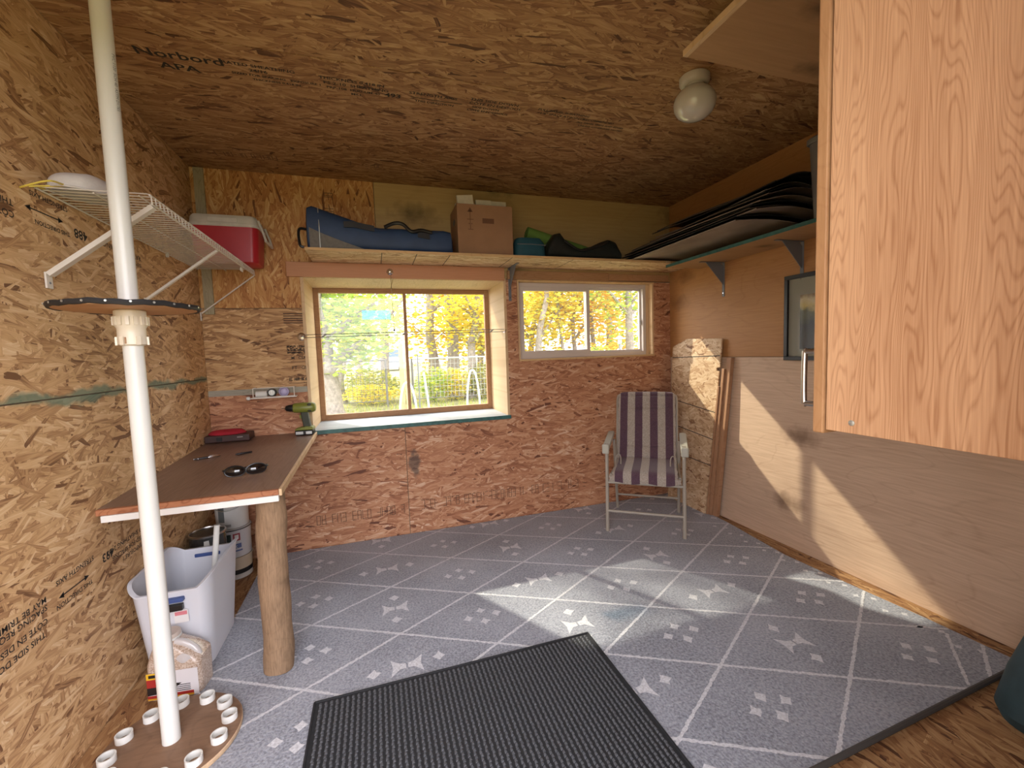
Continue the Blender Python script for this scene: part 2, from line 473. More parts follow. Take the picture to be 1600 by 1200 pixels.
def back_panel(poly, mat, name='osb_panel'):
    return MB().prism(poly, 0, PT, m_back).build(name, mat, wall_back, bevel=.0008, bseg=1)
g = .0015
p_low_l = back_panel([(XL,0),(.187,0),(.187,E1[2]-g),(E1[0],E1[2]-g),(E1[0],1.085),(XL,1.085)], MT['osb_back'])
p_mid_l = back_panel([(XL,1.122),(E1[0],1.122),(E1[0],1.636),(XL,1.636)], MT['osb_back_mid'])
p_up_l = back_panel([(XL,1.640),(E1[0],1.640),(E1[0],E1[3]),(.062,E1[3]),(.062,ZC),(XL,ZC)], MT['osb_back_up'])
p_up_r = back_panel([(.066,E1[3]),(XR,E1[3]),(XR,ZC),(.066,ZC)], MT['ply_back'], 'plywood_panel')
p_low_r = back_panel([(.191,0),(XR,0),(XR,E2[3]-g),(E2[1],E2[3]-g),(E2[1],E2[2]),(E2[0],E2[2]),(E2[0],E2[3]-g),(E1[1],E2[3]-g),(E1[1],E1[2]-g),(.191,E1[2]-g)], MT['osb_back2'])
MB().box((XL, YB-.001, 1.085), (E1[0], YB+PT, 1.122)).build('joint_strip', MT['treated_x'], wall_back)
# left wall sheets
for y0, y1, z0, z1 in ((.72,YB,0,1.198),(YF,.716,0,1.198),(.72,YB,1.202,ZC),(YF,.716,1.202,ZC)):
    o = MB().prism([(y0,z0),(y1,z0),(y1,z1),(y0,z1)], 0, PT, m_left).build('osb_panel', MT['osb_left'], wall_left, bevel=.0008, bseg=1)
    if y0 == .72 and z0 == 0: p_left_lo = o
    if y0 == .72 and z0 > 1: p_left_up = o
# right wall plywood
for y0, y1, z0, z1, k in ((.72,YB,0,1.212,'lo'),(YF,.716,0,1.212,'lo'),(.72,YB,1.216,ZC,'up'),(YF,.716,1.216,ZC,'up')):
    t = .004 if k == 'up' else 0
    MB().box((XR-t, y0, z0), (XR+PT, y1, z1)).build('plywood_panel', MT['ply_right_'+k], wall_right)
# ceiling sheets
for y0, y1 in ((1.932,YB),(.712,1.928),(YF-.1,.708)):
    for x0, x1 in ((XL,1.44),(1.444,XR)):
        o = MB().box((x0, y0, ZC), (x1, y1, ZC+PT)).build('osb_panel', MT['osb_ceil'], ceiling, bevel=.0008, bseg=1)
        if y0 == 1.932 and x0 == XL: p_ceil = o
        if y0 == 1.932 and x0 > 0: p_ceil2 = o
for x0, x1 in ((XL,.218),(.222,1.438),(1.442,XR)):
    MB().box((x0, YF, -.0125), (x1, YB, -.0005)).build('osb_panel', MT['osb_floor'], floor)
# corner stud, window trim boards
struct(MB().box((XL+.022, YB-.014, 1.60), (XL+.075, YB-.0005, ZC-.004)).build('trim_1', MT['treated'], bevel=.002))
struct(MB().box((-.505, YB-.02, 1.842), (.972, YB-.0005, 1.937)).build('trim_2', MT['salmon'], bevel=.002))
struct(MB().box((.995, YB-.018, 1.853), (1.86, YB-.0005, 1.918)).build('trim_3', MT['pine_brown'], bevel=.002))
struct(MB().box((1.862, YB-.018, 1.858), (2.44, YB-.0005, 1.912)).build('trim_4', MT['pine_brown'], bevel=.002))

# ------------------------------------------------------------------ print on the sheets
def text_mesh(body, size, m, name, mat, parent, bold=.0, sx=1., align='LEFT'):
    cu = bpy.data.curves.new(name, 'FONT')
    cu.body = body
    cu.size = size
    cu.align_x = align
    cu.offset = bold
    cu.resolution_u = 2
    tmp = bpy.data.objects.new('tmp', cu)
    col.objects.link(tmp)
    dg = bpy.context.evaluated_depsgraph_get()
    me = bpy.data.meshes.new_from_object(tmp.evaluated_get(dg))
    bpy.data.objects.remove(tmp)
    bpy.data.curves.remove(cu)
    me.transform(m @ Matrix.Diagonal((sx, 1, 1, 1)))
    me.materials.clear()
    me.materials.append(mat)
    me.name = name
    return link(name, me, parent)
def ceil_text(x, y, body, size, mat='ink', parent=None, bold=.0006, sx=1.15):
    return text_mesh(body, size, frame_m((x, y, ZC-.0004), (1,.0,0), (0,-1,0)), 'printed_text', MT[mat], parent or p_ceil, bold, sx)
def left_text(y, z, body, size, mat='ink', parent=None, bold=.0004, sx=1.1):
    return text_mesh(body, size, frame_m((XL+.0005, y, z), (0,-1,0), (0,0,-1)), 'printed_text', MT[mat], parent, bold, sx)
def back_text(x, z, body, size, mat='ink_soft', parent=None, bold=.0003, sx=1.0):
    return text_mesh(body, size, frame_m((x, YB-.0005, z), (1,0,0), (0,0,1)), 'printed_text', MT[mat], parent, bold, sx)
ceil_text(-.80, 2.075, 'Norbord', .066, bold=.001, sx=1.22)
ceil_text(-.745, 2.145, 'APA', .055, bold=.001, sx=1.35)
ceil_text(-.51, 2.055, 'RATED SHEATHING', .026)
ceil_text(-.42, 2.085, '24/16', .026)
ceil_text(-.49, 2.115, 'SIZED FOR SPACING   EXPOSURE 1', .019)
ceil_text(-.42, 2.142, 'THICKNESS 0.418 IN.', .018)
ceil_text(-.155, 2.060, 'THICKNESS 0.418 IN', .026)
ceil_text(-.14, 2.092, 'PS 2-10  SHEATHING', .026)
ceil_text(-.13, 2.122, 'PRP-108  HUD-UM-40', .021)
ceil_text(-.03, 2.150, 'MILL', .021)
ceil_text(.115, 2.125, '493', .042, bold=.001)
ceil_text(.22, 2.075, 'STRENGTH AXIS', .026)
ceil_text(.25, 2.130, 'THIS DIRECTION', .021)
MB().box((.23, 2.098, ZC-.0006), (.47, 2.102, ZC-.0002)).build('printed_arrow', MT['ink'], p_ceil)
ceil_text(.50, 2.055, 'THIS SIDE DOWN', .026)
ceil_text(.50, 2.085, 'CÔTÉ EN DESSOUS', .026)
ceil_text(.52, 2.115, 'SIDE DOWN', .021)
ceil_text(.50, 2.142, 'CÔTÉ EN DESSOUS', .021)
ceil_text(.84, 2.055, 'FULL PANEL SHEATHING', .022)
ceil_text(.86, 2.085, '1/8" SPACE AT JOINTS', .022)
ceil_text(1.10, 2.085, 'RECOMMENDED', .021)
ceil_text(1.08, 2.115, 'ALL PANEL ENDS AND EDGES', .018)
ceil_text(1.10, 2.142, 'UNLESS OTHERWISE NOTED', .018)
def stroke_marks(m, n, w, h, seed, parent, mat='ink_soft', gap=.25):
    """broken, unreadable nailing-line print: short square strokes"""
    r = random.Random(seed)
    mb = MB()
    t = .0035
    for i in range(n):
        x = i*w
        if r.random() < gap: continue
        for (a0, b0, a1, b1) in ((0,0,0,1),(0,1,1,1),(1,0,1,1),(0,0,1,0),(0,.5,1,.5)):
            if r.random() < .62:
                X0, X1 = x + a0*w*.68, x + a1*w*.68
                Z0, Z1 = b0*h, b1*h
                mb.box((min(X0,X1)-t/2, min(Z0,Z1)-t/2, .0001), (max(X0,X1)+t/2, max(Z0,Z1)+t/2, .0004), m)
    return mb.build('printed_marks', MT[mat], parent)
mc = lambda x, y: frame_m((x, y, ZC), (1,0,0), (0,-1,0))
mbk = lambda x, z: frame_m((x, YB, z), (1,0,0), (0,0,1))
stroke_marks(mc(-.93, 2.94), 20, .023, .05, 3, p_ceil, gap=.1)
stroke_marks(mc(-.24, 2.91), 14, .026, .05, 4, p_ceil, gap=.45)
stroke_marks(mbk(-.56, .165), 22, .033, .062, 5, p_low_l)
stroke_marks(mbk(.28, .175), 42, .032, .066, 6, p_low_r)
for k, z in enumerate((1.60, 1.585, 1.57, 1.555, 1.54)):
    MB().box((-.545, YB-.0006, z), (-.412, YB-.0002, z+.007)).build('printed_line', MT['ink_soft'], p_mid_l)
for z in (1.385, 1.372, 1.36, 1.345):
    stroke_marks(mbk(-.535, z), 12, .0105, .008, int(z*1000), p_mid_l, 'ink', .05)
back_text(-.515, 1.305, 'M   CSA', .026, 'ink', p_mid_l)
back_text(-.515, 1.238, 'FT   GD', .030, 'ink', p_mid_l)
for z in (1.285, 1.36, 1.19, 1.145):
    MB().box((-.54, YB-.0006, z), (-.412, YB-.0002, z+.003)).build('printed_line', MT['ink_soft'], p_mid_l)
stroke_marks(mbk(-.535, 1.165), 12, .0105, .016, 77, p_mid_l, 'ink', .05)
for k in range(4):
    stroke_marks(frame_m((-.20, YB, 2.05+k*.1), (0,0,1), (-1,0,0)), 3, .026, .05, 20+k, p_up_l, gap=.15)
def left_arrow(y0, y1, z, parent):
    a = MB()
    X0, X1 = XL+.0001, XL+.0006
    a.box((X0, y0+.01, z-.002), (X1, y1-.01, z+.002))
    for s, y in ((1, y0), (-1, y1)):
        a.add([(X1, y, z), (X1, y+s*.025, z-.010), (X1, y+s*.025, z+.010)], [(0,1,2)])
    return a.build('printed_arrow', MT['ink'], parent)
left_arrow(1.755, 1.93, 1.805, p_left_up)
left_text(1.96, 1.862, 'STRENGTH AXIS', .022, parent=p_left_up)
left_text(1.96, 1.775, 'THIS DIRECTION', .020, parent=p_left_up)
left_text(2.06, 1.80, '488', .046, parent=p_left_up, bold=.001)
left_text(1.71, 1.805, 'THIS SIDE DOWN', .028, parent=p_left_up)
left_text(1.71, 1.77, 'CÔTÉ EN DESSOUS', .028, parent=p_left_up)
left_text(2.45, 1.80, 'RATED SHEATHING', .030, parent=p_left_up)
left_text(2.45, 1.765, 'EXPOSURE 1  PS 2-10', .022, parent=p_left_up)
left_arrow(1.71, 1.865, .565, p_left_lo)
left_text(1.90, .622, 'STRENGTH AXIS', .024, parent=p_left_lo)
left_text(1.88, .545, 'THIS DIRECTION', .022, parent=p_left_lo)
left_text(1.66, .60, 'MAY BE TRIMMED', .026, parent=p_left_lo)
left_text(1.66, .575, 'SPACING REQUIRED', .026, parent=p_left_lo)
left_text(1.655, .535, 'CÔTÉ EN DESSOUS', .026, parent=p_left_lo)
left_text(1.64, .50, 'THIS SIDE DOWN', .026, parent=p_left_lo)
left_text(2.30, .60, 'RATED SHEATHING 24/16', .026, parent=p_left_lo)
left_text(2.25, .565, 'SIZED FOR SPACING', .024, parent=p_left_lo)
left_text(2.22, .535, 'EXPOSURE 1', .024, parent=p_left_lo)
left_text(2.02, .60, '493', .045, parent=p_left_lo, bold=.001)

# ------------------------------------------------------------------ windows
def glass_mat(name, tint, veil):
    m, nt, b = new_mat(name)
    nt.nodes.remove(b)
    out = [n for n in nt.nodes if n.type == 'OUTPUT_MATERIAL'][0]
    tr = nd(nt, 'ShaderNodeBsdfTransparent', None, {0: (*tint, 1)})
    gl = nd(nt, 'ShaderNodeBsdfGlossy', None, {'Roughness': .02})
    df = nd(nt, 'ShaderNodeBsdfTranslucent', None, {0: (.9,.9,.85,1)})
    lw = nd(nt, 'ShaderNodeLayerWeight', None, {'Blend': .5})
    fr = math_n(nt, 'MULTIPLY_ADD', math_n(nt, 'POWER', lw.outputs['Facing'], 4.0), .6)
    fr.node.inputs[2].default_value = .03
    mx = nd(nt, 'ShaderNodeMixShader', None, {0: fr, 1: tr.outputs[0], 2: gl.outputs[0]})
    m2 = nd(nt, 'ShaderNodeMixShader', None, {0: veil, 1: mx.outputs[0], 2: df.outputs[0]})
    nt.links.new(m2.outputs[0], out.inputs[0])
    return m
MT['glass_dusty'] = glass_mat('dusty glass', (.93,.95,.93), .006)
MT['glass'] = glass_mat('window glass', (.95,.97,.95), .01)
# deep boxed window with a wooden sash
YG = 3.60
x0, x1, z0, z1 = W1
win1 = struct(bpy.data.objects.new('window_1', None)); col.objects.link(win1)
win1.location = (.28, YB, z0); win1['_w'] = 1
MB().box((x0-.02, YB-.004, z0), (x0, YG+.06, z1)).build('jamb', MT['pine'], win1, bevel=.001)
MB().box((x1, YB-.004, z0), (x1+.02, YG+.06, z1)).build('jamb', MT['pine'], win1, bevel=.001)
MB().box((x0-.02, YB+.0, z1), (.16, YG+.06, z1+.02)).build('head_board', MT['pine_y'], win1)
MB().box((.163, YB+.0, z1), (x1+.02, YG+.06, z1+.02)).build('head_board', MT['pine_y'], win1)
MB().box((x0-.02, YB-.02, z0-.02), (x1+.02, YG+.06, z0)).build('sill', MT['sill'], win1, bevel=.001)
MB().box((x0-.02, YB-.024, z0-.026), (x1+.02, YB-.0205, z0+.001)).build('sill_edge', MT['teal'], win1)
fw = .036
fr1 = MB().box((x0, YG, z0), (x0+fw, YG+.04, z1)).build('sash_stile', MT['pine_brown'], win1, bevel=.002)
MB().box((x1-fw, YG, z0), (x1, YG+.04, z1)).build('sash_stile', MT['pine_brown'], win1, bevel=.002)
MB().box((x0+fw, YG, z0), (x1-fw, YG+.04, z0+.044)).build('sash_rail', MT['pine_brown'], win1, bevel=.002)
MB().box((x0+fw, YG, z1-.036), (x1-fw, YG+.04, z1)).build('sash_rail', MT['pine_brown'], win1, bevel=.002)
MB().box((.253, YG, z0+.044), (.277, YG+.035, z1-.036)).build('mullion', MT['pine_brown'], win1, bevel=.002)
for a, b in ((x0+fw, .253), (.277, x1-fw)):
    MB().box((a-.004, YG+.017, z0+.04), (b+.004, YG+.021, z1-.032)).build('pane', MT['glass_dusty'], win1)
blue = glass_mat('blue reflection patch', (.60,.84,.93), .12)  # sky reflection in the glass, put in as a tinted patch
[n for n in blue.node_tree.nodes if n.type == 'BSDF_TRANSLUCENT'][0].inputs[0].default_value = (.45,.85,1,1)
o = MB().box((-.066, YG+.0155, 1.60), (.152, YG+.0165, 1.672)).build('blue_reflection_patch', blue, win1)
o['label'] = 'pale blue rectangle on the pane in place of a sky reflection'
# white vinyl slider
x0, x1, z0, z1 = W2
win2 = struct(bpy.data.objects.new('window_2', None)); col.objects.link(win2)
win2.location = ((x0+x1)/2, YB, z0); win2['_w'] = 1
fy = YB+.045
MB().box((x0-.012, YB-.006, z1), (x1+.02, YB+.12, z1+.012)).build('jamb', MT['pine_x'], win2)
MB().box((x0-.012, YB-.012, z0-.014), (x1+.02, YB+.12, z0)).build('sill', MT['pine_x'], win2)
MB().box((x1, YB-.006, z0), (x1+.016, YB+.12, z1)).build('jamb', MT['pine'], win2)
MB().box((x0-.012, YB-.006, z0), (x0, YB+.12, z1)).build('jamb', MT['pine'], win2)
xf = x1-.028
vf = MB()
vf.box((x0, fy, z0), (xf, fy+.06, z0+.030)).box((x0, fy, z1-.030), (xf, fy+.06, z1))
vf.box((x0, fy, z0+.030), (x0+.028, fy+.06, z1-.030)).box((xf-.028, fy, z0+.030), (xf, fy+.06, z1-.030))
vf.build('outer_frame', MT['vinyl'], win2, bevel=.003)
MB().box((xf, fy, z0), (x1, fy+.05, z1)).build('frame_shim', MT['pine'], win2)
def sash(a, b, y, w, wr=None):
    s = MB()
    lo, hi = z0+.026, z1-.026
    wr = wr or w
    s.box((a, y, lo), (a+w, y+.022, hi)).box((b-wr, y, lo), (b, y+.022, hi))
    s.box((a+w, y, lo), (b-wr, y+.022, lo+w)).box((a+w, y, hi-w), (b-wr, y+.022, hi))
    o = s.build('sash', MT['vinyl'], win2, bevel=.002)
    MB().box((a+w-.003, y+.010, lo+w-.003), (b-wr+.003, y+.014, hi-w+.003)).build('pane', MT['glass'], o)
    return o
mid = 1.70
sash(x0+.02, mid+.018, fy+.006, .036, .03)
s2 = sash(mid-.012, xf-.02, fy+.032, .022)
MB().box((xf-.052, fy+.018, 1.50), (xf-.036, fy+.032, 1.545)).build('latch', MT['white_pvc'], s2, bevel=.003)

# ------------------------------------------------------------------ outside
def leaf_mat(name, cols):
    m, nt, b = new_mat(name)
    nt.nodes.remove(b)
    out = [n for n in nt.nodes if n.type == 'OUTPUT_MATERIAL'][0]
    ge = nd(nt, 'ShaderNodeNewGeometry')
    c = ramp(nt, ge.outputs['Random Per Island'], [(i/(len(cols)-1), k) for i, k in enumerate(cols)])
    d = nd(nt, 'ShaderNodeBsdfDiffuse', None, {0: c})
    t = nd(nt, 'ShaderNodeBsdfTranslucent', None, {0: c})
    mx = nd(nt, 'ShaderNodeMixShader', None, {0: .5, 1: d.outputs[0], 2: t.outputs[0]})
    nt.links.new(mx.outputs[0], out.inputs[0])
    return m
MT['leaf_yellow'] = leaf_mat('yellow leaves', ((.66,.44,.04),(.80,.62,.07),(.74,.68,.14),(.52,.55,.09)))
MT['leaf_orange'] = leaf_mat('orange leaves', ((.70,.33,.06),(.76,.48,.07),(.80,.62,.10),(.64,.55,.12)))
MT['leaf_green'] = leaf_mat('green leaves', ((.24,.38,.07),(.40,.52,.10),(.66,.64,.10),(.30,.44,.14)))
MT['leaf_olive'] = leaf_mat('olive leaves', ((.24,.28,.10),(.36,.38,.10),(.52,.46,.10),(.30,.34,.16)))
MT['bark'] = plain('grey bark', (.26,.22,.19), .9, noise=.35, nscale=14, bmp=.6)
MT['grass'] = plain('lawn', (.19,.18,.075), .95, noise=.4, nscale=2.5)
MT['lawn_blade'] = leaf_mat('grass blades', ((.22,.32,.07),(.38,.42,.09),(.52,.46,.12)))
GZ = 0.02
gm = MB()
gm.box((-40, YB+.13, GZ-.1), (60, 90, GZ)).box((-40, -40, GZ-.1), (60, YF-.12, GZ)).box((-40, YF-.12, GZ-.1), (XL-.13, YB+.13, GZ)).box((XR+.13, YF-.12, GZ-.1), (60, YB+.13, GZ))
ground = struct(gm.build('ground', MT['grass']))
rg = random.Random(11)
gb = MB()
for i in range(9000):
    y = 4.3 + 12*rg.random()**1.6
    x = y*(-.13 + .9*rg.random())
    h = .05 + .09*rg.random()
    a = rg.random()*PI
    dx, dy = .012*math.cos(a), .012*math.sin(a)
    lx, ly = (rg.random()-.5)*.08, (rg.random()-.5)*.08
    gb.add([(x-dx,y-dy,GZ),(x+dx,y+dy,GZ),(x+lx,y+ly,GZ+h)], [(0,1,2)])
go = gb.build('grass_blades', MT['lawn_blade'])
go['kind'] = 'stuff'
tag(go, 'short sunlit grass on the lawn outside the windows', 'grass')

def leaves(mb, r, c, rad, n, size):
    for _ in range(n):
        while True:
            p = Vector((r.uniform(-1,1), r.uniform(-1,1), r.uniform(-1,1)))
            if p.length < 1: break
        p = Vector((c[0]+p.x*rad[0], c[1]+p.y*rad[1], c[2]+p.z*rad[2]))
        s = size*(.6+.8*r.random())
        q = Matrix.Rotation(r.random()*2*PI, 3, 'Z') @ Matrix.Rotation(r.uniform(-1.2,1.2), 3, 'X')
        e = [q @ Vector(v)*s + p for v in ((-.5,0,0),(0,-.28,.06),(.5,0,0),(0,.28,.06))]
        mb.add(e, [(0,1,2,3)])
def tree(label, x, y, h, r0, lean, crown, mat, seed, size=.17, branches=5, group=None, zc=2.2, rad=1.5, name='autumn_tree'):
    r = random.Random(seed)
    t = thing(name, label, 'tree', (x, y, GZ), None, group)
    path = [(x + lean*(k/6) + .08*r.uniform(-1,1)*(k > 0), y + .08*r.uniform(-1,1)*(k > 0), GZ - .03 + h*k/6) for k in range(7)]
    p = bezier(path, 3)
    n = len(p)
    rs = [r0*(1.35 if k == 0 else 1.1 if k == 1 else 1)*(1-.75*k/(n-1)) for k in range(n)]
    MB().tube(p, rs, 9).build('trunk', MT['bark'], t, True)
    lf = MB()
    ends = []
    for b in range(branches):
        k = r.randint(int(n*.3), n-2)
        a = r.random()*2*PI
        L = rad*r.uniform(.6, 1.1)
        q0 = p[k]
        q1 = q0 + Vector((math.cos(a)*L*.5, math.sin(a)*L*.3, L*.45))
        q2 = q1 + Vector((math.cos(a)*L*.5, math.sin(a)*L*.3, L*.35))
        MB().tube([q0, q1, q2], [rs[k]*.55, rs[k]*.38, rs[k]*.15], 6).build('branch', MT['bark'], t, True)
        ends += [q1, q2]
    per = max(1, crown//(len(ends)+3))
    for e in ends:
        leaves(lf, r, e, (rad*.55, rad*.45, rad*.5), per, size)
    for k in range(3):
        leaves(lf, r, (x+lean*.6+r.uniform(-.5,.5), y, zc+r.uniform(-.3,.6)), (rad*.9, rad*.6, rad*.8), per, size)
    lf.build('foliage', MT[mat], t)
    return t
TG = 'trees beyond the lawn'
tree('broad green and yellow tree at left edge of the boxed window', -.95, 10.0, 3.6, .27, -.15, 3300, 'leaf_green', 1, .15, 7, TG, 2.3, 1.15)
tree('second bushy green tree behind the left wire fence', -.9, 13.2, 4.2, .12, .2, 2860, 'leaf_green', 2, .17, 6, TG, 2.2, 1.4)
tree('straight grey trunk above the pale blue rectangle', .37, 15.5, 6.2, .17, .1, 572, 'leaf_yellow', 3, .17, 4, TG, 2.0, 1.4)
tree('forked grey tree leaning right of the window mullion', 1.98, 14.2, 6.0, .19, -.35, 924, 'leaf_orange', 4, .16, 5, TG, 1.8, 1.4)
tree('thickest straight grey trunk in the boxed window', 2.32, 13.3, 6.5, .22, .12, 924, 'leaf_yellow', 5, .16, 4, TG, 2.1, 1.5)
tree('dark leaning tree beside the right jamb of the boxed window', 2.62, 12.2, 4.6, .15, .55, 1980, 'leaf_yellow', 6, .15, 6, TG, 2.2, 1.2)
tree('orange sapling behind the forked grey tree', 2.1, 17.5, 5.0, .08, .2, 2200, 'leaf_orange', 7, .20, 6, TG, 2.0, 1.5)
tree('yellow tree seen through the left pane of the sliding window', 5.6, 15.0, 6.2, .12, .35, 3300, 'leaf_yellow', 8, .19, 7, TG, 2.4, 1.9)
tree('forked brown trunk in the left pane of the sliding window', 5.0, 12.8, 6.0, .13, .5, 1100, 'leaf_yellow', 9, .17, 5, TG, 2.4, 1.4)
tree('thin trunk leaning left in the sliding window', 6.25, 13.4, 6.0, .07, -.6, 1540, 'leaf_yellow', 10, .17, 5, TG, 2.3, 1.4)
tree('pale slim birch in the middle of the sliding window', 6.9, 14.2, 6.0, .10, .3, 2420, 'leaf_orange', 12, .18, 6, TG, 2.2, 1.7)
tree('green and yellow tree right of the sliding window mullion', 8.0, 14.5, 6.0, .11, -.3, 3520, 'leaf_orange', 13, .18, 7, TG, 2.4, 1.8)
tree('tall grey trunk in the right pane of the sliding window', 8.45, 12.8, 6.2, .17, -.25, 1980, 'leaf_green', 14, .17, 6, TG, 2.6, 1.7)
tree('farthest yellow tree behind the sliding window', 9.6, 16.5, 6.5, .16, .2, 3740, 'leaf_yellow', 15, .21, 7, TG, 2.5, 2.1)
tree('distant golden tree between the two windows', 4.6, 19.0, 7.0, .16, .2, 3300, 'leaf_yellow', 16, .24, 7, TG, 2.6, 2.2)
tree('distant yellow tree behind the thickest grey trunk', 3.4, 20.0, 7.0, .14, -.2, 3080, 'leaf_yellow', 17, .24, 7, TG, 2.4, 2.0)
tree('distant pale green tree behind the white truck', -.8, 26.0, 8.0, .2, .2, 3300, 'leaf_olive', 18, .32, 7, TG, 3.2, 2.6)
tree('far golden thicket tree left in the sliding window', 6.2, 18.5, 6.0, .09, .2, 3600, 'leaf_yellow', 41, .24, 8, TG, 1.9, 2.2)
tree('far orange thicket tree right in the sliding window', 10.8, 18.0, 6.0, .09, -.2, 3400, 'leaf_orange', 42, .24, 8, TG, 1.8, 2.2)
tree('far yellow thicket tree behind the leaning dark tree', 4.2, 17.0, 5.0, .08, .2, 2600, 'leaf_yellow', 43, .22, 8, TG, 1.7, 1.7)
td = thing('added_shade_tree', 'tall sparse tree added out of view to dapple the sun patch', 'tree', (-4.9, 12.0, GZ), None, TG)  # unseen from the camera; added so its sparse crown breaks up the floor sun
MB().tube(bezier([(-4.9,12.0,GZ-.03),(-4.85,12.0,3.5),(-4.72,12.0,7.0),(-4.66,12.0,9.4)], 5), [.20-.011*k for k in range(16)], 9).build('trunk', MT['bark'], td, True)
MB().tube([(-4.70,12.0,8.0),(-4.3,11.9,8.7),(-4.0,11.9,9.3)], [.05,.03,.012], 6).build('branch', MT['bark'], td, True)
_lf = MB()
leaves(_lf, random.Random(50), (-4.55,12.0,8.95), (.62,.5,.42), 70, .17)
leaves(_lf, random.Random(51), (-3.95,12.0,9.15), (.55,.5,.5), 60, .17)
_lf.build('foliage', MT['leaf_yellow'], td)
def bush(label, x, y, w, h, n, mat, seed, size=.10):
    r = random.Random(seed)
    t = thing('garden_bush', label, 'bush', (x, y, GZ), None, 'bushes along the fence')
    st = MB()
    for k in range(6):
        a = r.random()*2*PI
        st.tube([(x, y, GZ), (x+w*.3*math.cos(a), y+w*.25*math.sin(a), GZ+h*.8)], [.012, .004], 5)
    st.build('stem', MT['bark'], t)
    lf = MB()
    leaves(lf, r, (x, y, GZ+h*.52), (w*.5, w*.42, h*.5), n, size)
    lf.build('foliage', MT[mat], t)
bush('low yellow bush at the foot of the left wire fence', -.1, 12.2, 1.6, .55, 924, 'leaf_yellow', 31)
bush('grey green bush behind the left wire fence', -.1, 13.0, 1.7, .95, 1100, 'leaf_olive', 32, .12)
bush('green bush behind the leaning white pole', 1.55, 11.9, 1.1, .95, 924, 'leaf_green', 33)
bush('yellow green bush between white pole and pointed white hoop', 2.15, 12.0, 1.0, .9, 924, 'leaf_yellow', 34)
bush('olive bush right of the pointed white hoop', 3.0, 12.0, 1.1, 1.0, 924, 'leaf_olive', 35)
bush('bright green bush at the bottom of the sliding window', 6.55, 11.8, 1.4, 1.4, 1320, 'leaf_green', 36, .12)
bush('tall yellow bush at the left edge of the sliding window', 5.4, 14.0, 2.0, 1.7, 1300, 'leaf_yellow', 38, .13)
bush('tall orange bush right of the sliding window lamp', 9.0, 14.0, 2.4, 1.8, 1500, 'leaf_orange', 39, .13)
bush('orange bush under the sliding window mullion', 7.2, 12.6, 1.6, 1.5, 1100, 'leaf_orange', 37, .12)
# wire fences
MT['fence_metal'] = plain('weathered fence steel', (.16,.15,.14), .5, metal=.5)
MT['wire_light'] = plain('light wire', (.45,.46,.44), .5, metal=.4)
def fence(xa, xb, y, label, light):
    t = thing('wire_fence', label, 'fence', ((xa+xb)/2, y, GZ), None, 'garden fences')
    mm = MT['wire_light'] if light else MT['fence_metal']
    MB().tube([(xa, y, 1.215), (xb, y, 1.215)], .022, 8).build('top_rail', mm, t, True)
    MB().tube([(xa, y, .17), (xb, y, .17)], .012, 8).build('bottom_rail', MT['fence_metal'], t, True)
    for x in (xa, xb):
        MB().tube([(x, y, GZ), (x, y, 1.23)], .028, 8).build('post', MT['fence_metal'], t, True)
    w = MB()
    n = int((xb-xa)/.1)
    for k in range(1, n):
        x = xa + (xb-xa)*k/n
        w.tube([(x, y, .17), (x, y, 1.21)], .0045, 4)
    for k in range(1, 7):
        w.tube([(xa, y, .17+k*.15), (xb, y, .17+k*.15)], .0045, 4)
    w = w.build('wire_mesh', mm, t)
    w['kind'] = 'stuff'
fence(-2.2, .29, 11.5, 'dark railed wire fence left of the white truck', False)
fence(.95, 4.2, 11.5, 'light railed wire fence in front of the grey trunks', True)
# garden hoops and lamps
MT['white_hoop'] = plain('white hoop plastic', (.62,.68,.64), .4)
def hoop(xc, y, w, h, label, name='garden_hoop', half=False):
    if half: pts = [(xc+w, y, GZ), (xc+w*.55, y, h*.55), (xc, y, h)]
    else: pts = [(xc-w/2, y, GZ), (xc-w*.48, y, h*.55), (xc-w*.25, y, h*.92), (xc, y, h), (xc+w*.25, y, h*.92), (xc+w*.48, y, h*.55), (xc+w/2, y, GZ)]
    o = MB().tube(bezier(pts, 5), .017, 8).build(name, MT['white_hoop'], None, True)
    tag(o, label, 'garden hoop', 'white garden hoops')
hoop(.51, 7.3, .27, .86, 'round white plastic hoop left of the window mullion')
hoop(.79, 7.3, .09, 1.02, 'single leaning white plastic pole right of the mullion', 'garden_pole', True)
hoop(1.60, 7.2, .22, 1.02, 'narrow pointed white plastic hoop near the right jamb')
def solar_lamp(x, y, zt, label):
    t = thing('garden_lamp', label, 'garden lamp', (x, y, GZ), None, 'garden lamps')
    MB().tube([(x, y, GZ), (x, y, zt-.14)], .014, 8).build('post', MT['grey_metal'], t, True)
    MB().lathe([(.02,0),(.035,.01),(.035,.09),(.02,.1)], (x, y, zt-.14), 12).build('lantern', MT['white_hoop'], t, True)
    MB().lathe([(.085,-.012),(.085,0),(.03,.035),(.006,.05)], (x, y, zt-.04), 14).build('cap', MT['zinc'], t, True)
solar_lamp(.96, 10.0, 1.47, 'garden lamp on a post behind the light wire fence')
solar_lamp(4.05, 6.5, 1.52, 'garden lamp at the foot of the sliding window')
MT['post_wood'] = plain('cedar post', (.55,.36,.20), .8, noise=.2, nscale=9)
for x, y, h, lab in ((.56, 9.4, 1.55, 'left tan wooden post just left of the mullion'), (.66, 9.2, 1.75, 'right tan wooden post touching the mullion')):
    t = thing('wooden_post', lab, 'post', (x, y, GZ), None, 'tan garden posts')
    MB().box((x-.045, y-.045, GZ), (x+.045, y+.045, h)).build('shaft', MT['post_wood'], t, bevel=.006)
    MB().lathe([(.055,0),(.055,.02),(.03,.045)], (x, y, h), 4).build('post_cap', MT['post_wood'], t)
